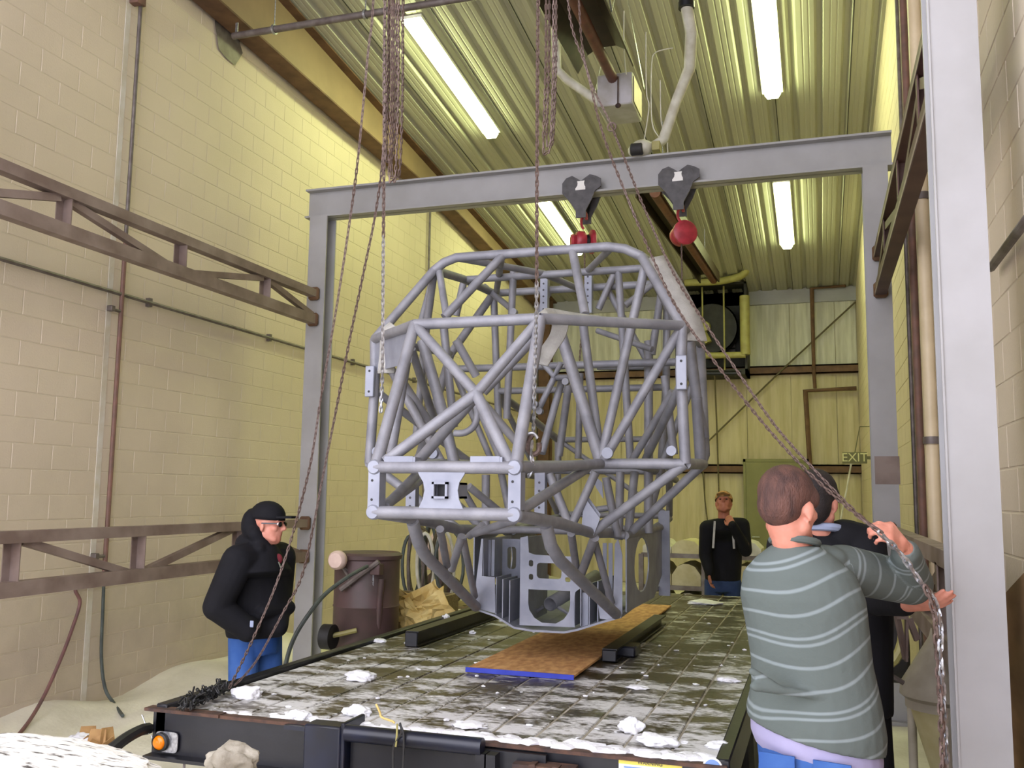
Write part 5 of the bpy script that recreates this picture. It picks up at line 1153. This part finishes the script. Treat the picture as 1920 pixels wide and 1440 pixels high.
q = MB().tube([nk+UP*.022+R*.078*math.cos(a)+A*.08*math.sin(a)+UP*(-.01*math.sin(a)) for a in [2*PI*i/24 for i in range(24)]], .018, 8, closed=True); q.build('shirt_collar', M['collar'], m2)
q = MB(); loft(q, [(hp-UP*.15, .17, .13), (hp, .18, .14)], R, A); limb(q, leg_pts(hl-UP*.05, fl_, A), [.1, .075, .07]); limb(q, leg_pts(hr_-UP*.05, fr_, A), [.1, .075, .07]); remeshed(q, 'trousers', M['blackcloth'], .01, m2, 4)
for f in (fl_, fr_): MB().cap(f+UP*.05-A*.05, f+UP*.04+A*.16, .05, .042, 14).build('shoe', M['shoe'], m2)

# --- man in the black hoodie and cap at the left
dl = 6.0; th = R_(100); A = Fh*math.cos(th)+Rh*math.sin(th); R = Rh*math.cos(th)-Fh*math.sin(th)
tb_ = R_(118); bA = Fh*math.cos(tb_)+Rh*math.sin(tb_); bR = Rh*math.cos(tb_)-Fh*math.sin(tb_)
hd = aD(504, 983, dl); nk = aD(488, 1022, dl); base = aD(470, 1400, dl); base.z = 0; hp = Vector((base.x, base.y, .97))
m3 = thing('person', 'man in black hoodie, cap and dark glasses standing left of the trailer', 'person', base)
hA, hR, hU = frame3(A-UP*.06)
shR, shL = nk+bR*.19-UP*.09, nk-bR*.19-UP*.09           # right shoulder is on the camera side
elR = shR-UP*.28-bA*.09+bR*.07; wrR = elR-UP*.15+bA*.13-bR*.14; elL = shL-UP*.28-bA*.06-bR*.07; wrL = elL-UP*.15+bA*.12+bR*.14
q = MB(); head(q, hd, hA, hR, hU, 1.06); q.cap(nk-UP*.04, hd-UP*.06-hA*.01, .062, .064)
loft(q, [(hp-UP*.08, .15, .11), (hp+UP*.2, .15, .12), (hp+UP*.42, .17, .12), (nk-UP*.06, .11, .08)], bR, bA)
limb(q, [shR, elR, wrR], [.055, .042, .03]); limb(q, [shL, elL, wrL], [.055, .042, .03])
for w_, sd in ((wrR, 1), (wrL, -1)): hand(q, w_.lerp(hp+UP*.12, .35), -bR*sd-UP*.5-bA*.4, bR*sd*.5+bA, -sd, .6)
hr_, hl = hp+bR*.1, hp-bR*.1; fr_, fl_ = Vector((hr_.x, hr_.y, 0))+bR*.05, Vector((hl.x, hl.y, 0))-bR*.05
limb(q, leg_pts(hl, fl_, bA), [.08, .05, .035]); limb(q, leg_pts(hr_, fr_, bA), [.08, .05, .035]); remeshed(q, 'body', M['skin'], .006, m3, 3)
face_bits(m3, hd, hA, hR, hU, 1.06)
q = MB(); mt = rotm(hR, hA, hU); s = 1.06
q.ell(HP_(hd, 0, -.012, .05), (.087*s, .107*s, .088*s), mt, 24)
bx = q.mesh('cap', None, weld=False); bm = bmesh.new(); bm.from_mesh(bx); pc = HP_(hd, 0, 0, .03); bmesh.ops.bisect_plane(bm, geom=bm.verts[:]+bm.edges[:]+bm.faces[:], plane_co=pc, plane_no=(hU-hA*.0), clear_inner=True); bm.to_mesh(bx); bm.free()
bx.materials.append(M['blackcloth']); bx.shade_smooth(); cp = link_obj('cap', bx); place(cp, m3); md = cp.modifiers.new('s', 'SOLIDIFY'); md.thickness = .004
br = MB(); pts = [(-.07, .075), (-.075, .12), (-.055, .165), (0, .18), (.055, .165), (.075, .12), (.07, .075), (0, .1)]
br.plate([(a*s, b*s) for a, b in pts], [], hd+hU*.045*s, hR, (hA+hU*.06), .014).build('cap_brim', M['blackcloth'], m3)
q = MB()
for sx in (-1, 1): q.bbox((-.03, -.004, -.016), (.03, .004, .016), .004) if False else q.ell(HP_(hd, sx*.034, .09, .006), (.028, .01, .018), mt, 12); q.bar(HP_(hd, sx*.066, .08, .012), HP_(hd, sx*.084, -.01, .008), .004, .008)
q.build('glasses', M['glass'], m3)
q = MB(); loft(q, [(hp-UP*.06, .205, .165), (hp+UP*.0, .215, .18), (hp+UP*.15, .245, .2), (hp+UP*.33, .25, .195), (nk-UP*.16, .24, .17), (nk-UP*.08, .17, .14), (nk-UP*.0, .1, .11)], bR, bA, 26)
for sh, e, w_ in ((shR, elR, wrR), (shL, elL, wrL)): q.cap(nk-UP*.06, sh, .09, .105).cap(sh, e, .105, .09, 16).cap(e, w_, .088, .075, 16).cap(w_, w_.lerp(hp+UP*.1, .3), .075, .07)
q.cap(hp+UP*.12+bA*.16-bR*.12, hp+UP*.12+bA*.16+bR*.12, .05, .05)
# hood lying up behind the head
q.ell(hd-hA*.105-UP*.015, (.105, .075, .115), rotm(hR, hA, UP)).cap(nk-hA*.1+UP*.0, nk+hA*.03-UP*.02+hR*.09, .07, .05).cap(nk-hA*.1, nk+hA*.03-UP*.02-hR*.09, .07, .05).cap(hd-hA*.06-UP*.06+hR*.075, nk+hA*.07-UP*.04+hR*.03, .05, .04).cap(hd-hA*.06-UP*.06-hR*.075, nk+hA*.07-UP*.04-hR*.03, .05, .04).cap(nk+hA*.02-UP*.03+hR*.08, nk+hA*.08-UP*.09, .045, .035).cap(nk+hA*.02-UP*.03-hR*.08, nk+hA*.08-UP*.09, .045, .035)
remeshed(q, 'hoodie', M['blackcloth'], .009, m3, 5)
z0_ = nk+bA*.13-UP*.1; MB().bar(z0_+bA*.03, z0_-UP*.035+bA*.05, .008, .004).build('zip_pull', M['galv'], m3)
MB().ell(z0_+bA*.0+UP*.015-bR*.03, (.03, .02, .035)).build('red_lining', M['lining'], m3)
c = aD(472, 1170, 5.75); MB().bbox(tuple(c-Vector((.013, .004, .02))), tuple(c+Vector((.013, .004, .02))), .003).build('pocket_tag', M['collar'], m3)
q = MB(); loft(q, [(hp-UP*.17, .17, .14), (hp-UP*.03, .18, .15)], bR, bA); limb(q, leg_pts(hl-UP*.06, fl_, bA), [.105, .085, .08]); limb(q, leg_pts(hr_-UP*.06, fr_, bA), [.105, .085, .08]); remeshed(q, 'jeans', M['jeans'], .01, m3, 4)
for f in (fl_, fr_): MB().cap(f+UP*.05-bA*.05, f+UP*.04+bA*.17, .052, .044, 14).build('boot', M['shoe'], m3)

# --- man at the back with one hand raised to his face
db = 10.; A = (-Fh*math.cos(R_(15))-Rh*math.sin(R_(15))).normalized(); R = A.cross(UP).normalized()
hd = aD(1357, 943, db); nk = aD(1357, 972, db); base = aD(1358, 1280, db); base.z = 0; hp = Vector((base.x, base.y, .98))
m4 = thing('person', 'man in black jacket and camouflage cap at the back, hand on chin', 'person', base)
hA, hR, hU = frame3(A+UP*.45)
shL, shR = aD(1391, 985, db), aD(1326, 990, db); elL = aD(1398, 1032, db-.12); wrL = aD(1374, 985, db-.25); elR = aD(1322, 1040, db); wrR = aD(1330, 1074, db-.12)
q = MB(); head(q, hd, hA, hR, hU, 1.05); q.cap(nk-UP*.05, hd-UP*.05, .062, .062)
loft(q, [(hp-UP*.08, .15, .11), (hp+UP*.2, .15, .12), (hp+UP*.42, .17, .12), (nk-UP*.06, .11, .08)], R, A)
limb(q, [shL, elL, wrL], [.055, .042, .03]); limb(q, [shR, elR, wrR], [.055, .042, .03])
hand(q, wrL, (hd-UP*.06+A*.1)-wrL, A, -1, .7); hand(q, wrR, Vector((0, 0, -1)), R, -1, .6)
hr_, hl = hp+R*.1, hp-R*.1; fr_, fl_ = Vector((hr_.x, hr_.y, 0))+R*.05, Vector((hl.x, hl.y, 0))-R*.05
limb(q, leg_pts(hl, fl_, A), [.08, .05, .035]); limb(q, leg_pts(hr_, fr_, A), [.08, .05, .035]); remeshed(q, 'body', M['skind'], .009, m4, 3)
q = MB(); mt = rotm(hR, hA, hU); q.ell(HP_(hd, 0, -.015, .045), (.088*1.05, .106*1.05, .085*1.05), mt, 18)
bx = q.mesh('cap', None, weld=False); bm = bmesh.new(); bm.from_mesh(bx); bmesh.ops.bisect_plane(bm, geom=bm.verts[:]+bm.edges[:]+bm.faces[:], plane_co=HP_(hd, 0, 0, .03), plane_no=hU, clear_inner=True); bm.to_mesh(bx); bm.free()
bx.materials.append(M['capc']); bx.shade_smooth(); cp = link_obj('cap', bx); place(cp, m4); md = cp.modifiers.new('s', 'SOLIDIFY'); md.thickness = .004
MB().plate([(-.07, .08), (-.07, .13), (0, .17), (.07, .13), (.07, .08), (0, .1)], [], hd+hU*.05, hR, hA, .006).build('cap_brim', M['capc'], m4)
MB().ell(hd-hU*.075+hA*.045, (.045, .035, .03)).build('beard', M['haird'], m4)
for sx in (-1, 1): MB().ell(hd+hU*.008+hR*sx*.033+hA*.081, (.012, .008, .006)).build('eye', M['haird'], m4)
q = MB(); loft(q, [(hp-UP*.03, .19, .15), (hp+UP*.15, .205, .16), (hp+UP*.4, .215, .16), (nk-UP*.12, .19, .14), (nk-UP*.04, .12, .11), (nk-UP*.0, .08, .08)], R, A, 22)
for sh, e, w_ in ((shR, elR, wrR), (shL, elL, wrL)): q.cap(sh.lerp(nk, .5)-UP*.03, sh, .08, .085).cap(sh, e, .085, .07).cap(e, w_, .07, .05)
remeshed(q, 'jacket', M['blackcloth'], .012, m4, 4)
for sx, dx in ((1, .09), (-1, -.09)):
    q = MB(); a = nk+R*dx-UP*.03+A*.1; q.bar(a, a-UP*.28+A*.07+R*dx*.2, .022, .006, A); q.build('pale_strap', M['strap'], m4)
c = elL.lerp(shL, .25)+A*.075; MB().ell(c, (.05, .02, .035)).build('orange_patch', M['rust'], m4)
q = MB(); loft(q, [(hp-UP*.15, .17, .13), (hp, .18, .14)], R, A); limb(q, leg_pts(hl-UP*.05, fl_, A), [.1, .08, .075]); limb(q, leg_pts(hr_-UP*.05, fr_, A), [.1, .08, .075]); remeshed(q, 'jeans', M['djeans'], .012, m4, 3)
for f in (fl_, fr_): MB().cap(f+UP*.05-A*.05, f+UP*.04+A*.16, .05, .042, 14).build('boot', M['shoe'], m4)

# ------------------------------------------------------------------ workshop clutter on the left
ba = aD(690, 1035, 7.9); bz = ba.z
br = thing('blast_drum', 'tall brown steel drum on wheels with hoses, left of the trailer', 'drum', (ba.x, ba.y, 0))
prof = [(0, .18), (.2, .18), (.26, .24), (.275, .3)]+[(.275, .9), (.282, .91), (.275, .92)]+[(.275, bz-.06), (.29, bz-.05), (.295, bz-.02), (.27, bz), (.25, bz-.01), (0, bz-.015)]
MB().lathe(prof, 36, 'z', (ba.x, ba.y, 0)).build('shell', M['barrel'], br)
fa = -Fh
def onb(px, py, out=0.): p = aD(px, py, 7.62); return p+fa*out
MB().tube([onb(716, 1085), onb(712, 1120), onb(708, 1190)], .028, 10).build('pipe_leg', M['barrel'], br)
MB().tube([onb(640, 1105, .03), onb(680, 1075, .05), onb(712, 1052, .05)], .022, 8).build('valve_arm', M['pipe'], br)
MB().bbox(tuple(onb(706, 1066)-Vector((.04, .05, .05))), tuple(onb(706, 1066)+Vector((.05, .03, .04)))).build('valve_block', M['barrel'], br)
MB().tube(smooth_path([onb(700, 1078), onb(698, 1112), onb(690, 1120), onb(676, 1115), onb(668, 1135)], 4), .009, 6).build('valve_hook', M['galv'], br)
MB().tube([onb(683, 1075), onb(672, 1130), onb(655, 1212)], .007, 6).build('thin_rod', M['pipe'], br)
MB().tube(smooth_path([onb(640, 1062), onb(652, 1080), onb(657, 1100), onb(675, 1098), onb(700, 1090)], 4), .01, 6).build('small_hose', M['pipe'], br)
c = onb(634, 1050, .02); q = MB().lathe([(0, -.05), (.06, -.045), (.078, -.02), (.078, .02), (.06, .045), (0, .05)], 20, 'y', c); q.build('pale_reel', M['reel'], br)
MB().tube([c+Vector((.0, .02, -.05)), c+Vector((.07, .1, -.1))], .012, 6).build('reel_bracket', M['pipe'], br)
w_ = aD(616, 1194, 7.5); MB().lathe([(.03, -.04), (.08, -.05), (.1, -.045), (.1, .045), (.08, .05), (.03, .04)], 24, 'x', w_).build('wheel', M['rubber'], br)
MB().tube([w_+Vector((-.0, 0, 0)), w_+Vector((.2, .1, .05))], .02, 8).build('axle', M['yellow'], br)
hose('air_hose', [onb(692, 1060, .1), aD(655, 1080, 7.3), aD(612, 1112, 7.1), aD(580, 1150, 6.9), aD(552, 1195, 6.8), aD(537, 1240, 6.7), aD(528, 1300, 6.6)], .016, M['hose'], 'grey green hose curving from the brown drum down to the floor')
hr = thing('hose_coils', 'tall hanging coils of hose behind the brown drum', 'hose', aD(800, 1120, 9.5), None)
rs = random.Random(8)
for k in range(9):
    cx_, w2 = 770+k*9, 18+rs.uniform(-5, 10); t_ = 985+rs.uniform(-10, 20); b_ = 1125+rs.uniform(-10, 25); Dk = 9.2+rs.uniform(0, .5)
    MB().tube([aD(cx_+w2*math.cos(a)+(a/6), (t_+b_)/2-(b_-t_)/2*math.sin(a), Dk) for a in [2*PI*i/20 for i in range(20)]], .018, 7, closed=True).build('coil', M[('hose', 'pipe', 'rope', 'flue')[k % 4]], hr)
st_ = thing('sack_rack', 'wooden rack holding the sacks behind the left edge of the trailer', 'rack', aD(820, 1200, 10.2)); c = aD(825, 1130, 10.2)
for x in (-.35, .35):
    for y in (-.15, .25): MB().box((c.x+x-.03, c.y+y-.03, 0), (c.x+x+.03, c.y+y+.03, c.z)).build('leg', M['wood'], st_)
MB().box((c.x-.4, c.y-.2, c.z-.03), (c.x+.4, c.y+.3, c.z)).build('shelf', M['wood'], st_)
zz = c.z
for lab, (px, py), r, m_ in (('brown sack behind the hose coils', (830, 1095), (.22, .16, .26), 'barrel'), ('pinkish sack lying on the brown sack behind the hose coils', (820, 1010), (.17, .13, .28), 'reel')):
    p = aD(px, py, 10.2); q = lump((p.x, p.y, 0), r, None, px, n=3, amp=.25, freq=1.5); lo_ = min(v.z for v in q.v); hi_ = max(v.z for v in q.v)
    for v in q.v: v.z += zz-lo_
    tag(q.build('sack', M[m_], loc=(p.x, p.y, zz), ang=180), lab, 'sack'); zz += hi_-lo_-.03
for i, (px, py, rx, ry, a) in enumerate(((772, 1142, .2, .13, .3), (800, 1135, .18, .16, -.5), (768, 1163, .18, .1, 1.1), (797, 1160, .2, .11, -.2), (812, 1148, .13, .18, .9))):
    c = aD(px, py, 8.1-.03*i); q = MB(); n = 7; rs = random.Random(i)
    for j in range(n):
        for k in range(n): u, v = (j/(n-1)-.5)*2, (k/(n-1)-.5)*2; q.v.append(c+Matrix.Rotation(a, 3, 'Y') @ Vector((u*rx, rs.uniform(-.05, .05)+.06*math.sin(u*3+i), v*ry)))
    for j in range(n-1):
        for k in range(n-1): q.f.append((j*n+k, j*n+k+1, (j+1)*n+k+1, (j+1)*n+k))
    o = q.build('crumpled_paper', M['paper'], weld=False, smooth=False); o.modifiers.new('s', 'SOLIDIFY').thickness = .01
    tag(o, ('largest crumpled yellow paper sheet', 'upper crumpled yellow paper sheet', 'lower left crumpled yellow paper sheet', 'lowest crumpled yellow paper sheet', 'right crumpled yellow paper sheet')[i]+' beside the brown drum', 'paper', 'crumpled yellow paper beside the drum')
c = aD(785, 1175, 8.35); t = thing('waste_bin', 'low wooden crate under the crumpled yellow paper', 'crate', (c.x, c.y, 0))
for a, b in (((-.3, -.2), (.3, -.17)), ((-.3, .17), (.3, .2)), ((-.3, -.17), (-.27, .17)), ((.27, -.17), (.3, .17))): MB().box((c.x+a[0], c.y+a[1], 0), (c.x+b[0], c.y+b[1], .95)).build('side', M['wood'], t)
MB().box((c.x-.27, c.y-.17, .75), (c.x+.27, c.y+.17, .8)).build('base', M['wood'], t)

# pallets of sacks at the far end
pc_ = aD(1300, 1085, 12.2)
pt_ = thing('pallet_rack', 'low grey rack of sacks at the back, behind the man in camouflage cap', 'rack', (pc_.x, pc_.y, 0))
q0, q1 = aD(1205, 1045, 12.0), aD(1432, 1045, 12.0)
for z in (1.12, .72, .36): MB().box((q0.x, pc_.y-.55, z-.04), (q1.x, pc_.y-.5, z+.015)).box((q0.x, pc_.y-.5, z-.02), (q1.x, pc_.y+.5, z)).build('shelf', M['pipe'], pt_)
for x in (q0.x, (q0.x+q1.x)/2+.05, q1.x): MB().box((x-.03, pc_.y-.57, 0), (x+.03, pc_.y-.52, 1.12)).box((x-.03, pc_.y+.45, 0), (x+.03, pc_.y+.5, 1.12)).build('upright', M['pipe'], pt_)
k = 0
names = ('far left', 'second from the left', 'third from the left', 'far right')
for zi, z in enumerate((1.12, .72, .36)):
    for j in range(4):
        cx_ = q0.x+(q1.x-q0.x)*(j+.5)/4; bm = bmesh.new(); bmesh.ops.create_cube(bm, size=1); bmesh.ops.subdivide_edges(bm, edges=bm.edges[:], cuts=4, use_grid_fill=True)
        W_ = (q1.x-q0.x)/4*.49; hh = .09 if zi == 0 else .14
        for v in bm.verts:
            p = v.co; e = (1-abs(p.x*2)**3)*.5+.5; d = noise.noise(p*3+Vector((k*3, 0, 0)))*.06; v.co = Vector((cx_+p.x*2*W_, pc_.y-.1+p.y*.7, z+.001+hh*(p.z+.5)*(e+d)*2))
        q = MB(); bm.verts.index_update(); q.v = [v.co.copy() for v in bm.verts]; q.f = [tuple(v.index for v in f.verts) for f in bm.faces]; bm.free()
        tag(q.build('sack', M['bag' if (zi+j) % 3 else 'flue'], loc=(cx_, pc_.y-.1, z)), 'pale wrapped sack on the back rack, %s on the %s shelf' % (names[j], ('top', 'middle', 'bottom')[zi]), 'sack', 'sacks on the back rack'); k += 1

# blasting pot at the lower right
hc = aD(1738, 1210, 4.6)
mp = thing('blast_pot', 'pale dusty blasting pot standing between the striped man and the near column', 'machine', (hc.x+.05, hc.y, 0))
X0, Y0 = hc.x+.08, hc.y
MB().lathe([(0, 1.22), (.06, 1.22), (.07, 1.18), (.21, .95), (.215, .9), (.19, .88), (.19, .84), (0, .84)], 28, 'z', (X0, Y0, 0)).build('vessel', M['machine'], mp)
MB().lathe([(.17, .84), (.05, .42), (0, .42)], 28, 'z', (X0, Y0, 0)).build('cone', M['bag'], mp)
MB().lathe([(.03, .42), (.03, .2), (.045, .2), (.045, .16), (.03, .16), (.03, .1), (0, .1)], 14, 'z', (X0, Y0, 0)).build('outlet_valve', M['machine'], mp)
for a in (.4, 2.5, 4.6): MB().tube([(X0+.19*math.cos(a), Y0+.19*math.sin(a), .88), (X0+.19*math.cos(a), Y0+.19*math.sin(a), .0)], .022, 10).build('leg', M['machine'], mp)
MB().tube([(X0-.19, Y0-.05, .95), (X0-.3, Y0-.08, 1.02), (X0-.32, Y0-.08, 1.12)], .012, 8).build('side_handle', M['pipe'], mp)
hose('air_hose', [(X0+.03, Y0-.15, .16), (X0+.1, Y0-.25, .2), (X0+.14, Y0-.3, .5), (X0+.13, Y0-.28, .8), (X0+.12, Y0-.2, 1.0)], .03, M['rubber'], 'thick black hose hanging beside the blasting pot')
sp_ = aD(1693, 1175, 5.0)
q = MB().bar(aD(1690, 1110, 4.4), aD(1690, 1160, 4.4), .05, .03).bar(aD(1690, 1112, 4.4), Vector((.56, aD(1690, 1112, 4.4).y, aD(1690, 1112, 4.4).z)), .02, .02).bar(aD(1681, 1150, 4.4), aD(1698, 1235, 4.4), .014, .03).bar(aD(1704, 1160, 4.4), aD(1720, 1200, 4.4), .014, .03).bar(aD(1700, 1152, 4.4), aD(1699, 1240, 4.4), .012, .02)
tag(q.build('hanging_straps', M['truss']), 'dark brown strips hanging between the right column and the blasting pot', 'strap')
tag(MB().tube([aD(1650, 1180, 5.2)+Vector((.12*math.cos(a), .0, .2*math.sin(a))) for a in [2*PI*i/20 for i in range(20)]], .028, 8, closed=True).tube([aD(1650, 1180, 5.2)-UP*.2, Vector((aD(1650, 1180, 5.2).x, aD(1650, 1180, 5.2).y, .0))], .028, 8).build('hose_coil', M['yellow'], loc=None), 'yellow hose ring standing behind the striped man', 'hose')
tag(MB().lathe([(0, -.1), (.17, -.1), (.2, -.08), (.2, .08), (.17, .1), (0, .1)], 24, 'x', aD(1668, 1215, 5.6)).build('dark_drum', M['duct'], loc=None), 'dark round drum behind the striped man by the right column', 'drum')

# ------------------------------------------------------------------ near foreground, lower left
c = aZ(60, 1440, .0); sx_ = aD(60, 1470, 2.6)
q = MB(); P0, P1 = aD(-60, 1425, 2.6), aD(215, 1500, 2.35)
lg = lump((0, 0, 0), (1, 1, 1), None, 77, n=5, amp=.12, freq=3)
u = (P1-P0); L = u.length
for i in range(len(lg.v)):
    v = lg.v[i]; lg.v[i] = P0.lerp(P1, .5)+u*(.75*v.x)+Vector((0, .28, 0))*v.y+Vector((0, 0, .055))*max(v.z, -.5)*1.0
lg.build('log_pile_top', M['speck']); o = bpy.data.objects['log_pile_top']; o.name = 'snow_heap'; tag(o, 'white snow heap speckled with black grit in the lower left corner', 'snow')
q = MB().box((P0.x-.3, P0.y-.1, 0), (P1.x-.16, P0.y+.3, min(P0.z, P1.z)-.05)); tag(q.build('stone_block', M['floor']), 'low pale block under the speckled snow heap', 'block')
c = aD(436, 1432, 3.45); o = lump(tuple(c), (.088, .08, .07), None, 31, n=4, amp=.35, freq=1.8).build('dirty_ice_lump', M['dirtysnow'], loc=tuple(c), ang=180); tag(o, 'dirty beige lump of ice in front of the trailer beam', 'ice')
q = MB().tube([c-UP*.02, Vector((c.x, c.y, .02))], .035, 12).box((c.x-.12, c.y-.1, 0), (c.x+.12, c.y+.1, .02)); tag(q.build('jack_stand', M['machine'], loc=(c.x, c.y, 0)), 'dusty stand carrying the dirty ice lump before the trailer', 'stand')
rs = random.Random(4)
for i, (px, py, lab) in enumerate(((165, 1378, 'brown cardboard scrap on the dusty floor, the left one'), (180, 1384, 'orange cardboard scrap on the dusty floor, the middle one'), (205, 1380, 'tan cardboard scrap on the dusty floor, the right one'))):
    c = aF(px, py, .06); a = rs.uniform(0, 3); q = MB().add([c+Matrix.Rotation(a, 3, 'Z') @ Vector(p) for p in ((-.07, 0, -.06), (.06, .02, -.06), (.05, .05, .05), (-.05, .02, .06), (.0, -.06, .01))], [(0, 1, 2, 3), (0, 1, 4)])
    o = q.build('cardboard_scrap', M['card'], loc=tuple(c), weld=False, smooth=False); o.modifiers.new('s', 'SOLIDIFY').thickness = .004; tag(o, lab, 'cardboard', 'cardboard scraps on the floor')
c = aF(150, 1388, .02); tag(lump(tuple(c), (.09, .06, .05), None, 9).build('snow_clump', M['snow'], loc=tuple(c)), 'small snow clump on the floor beside the cardboard scraps', 'snow')
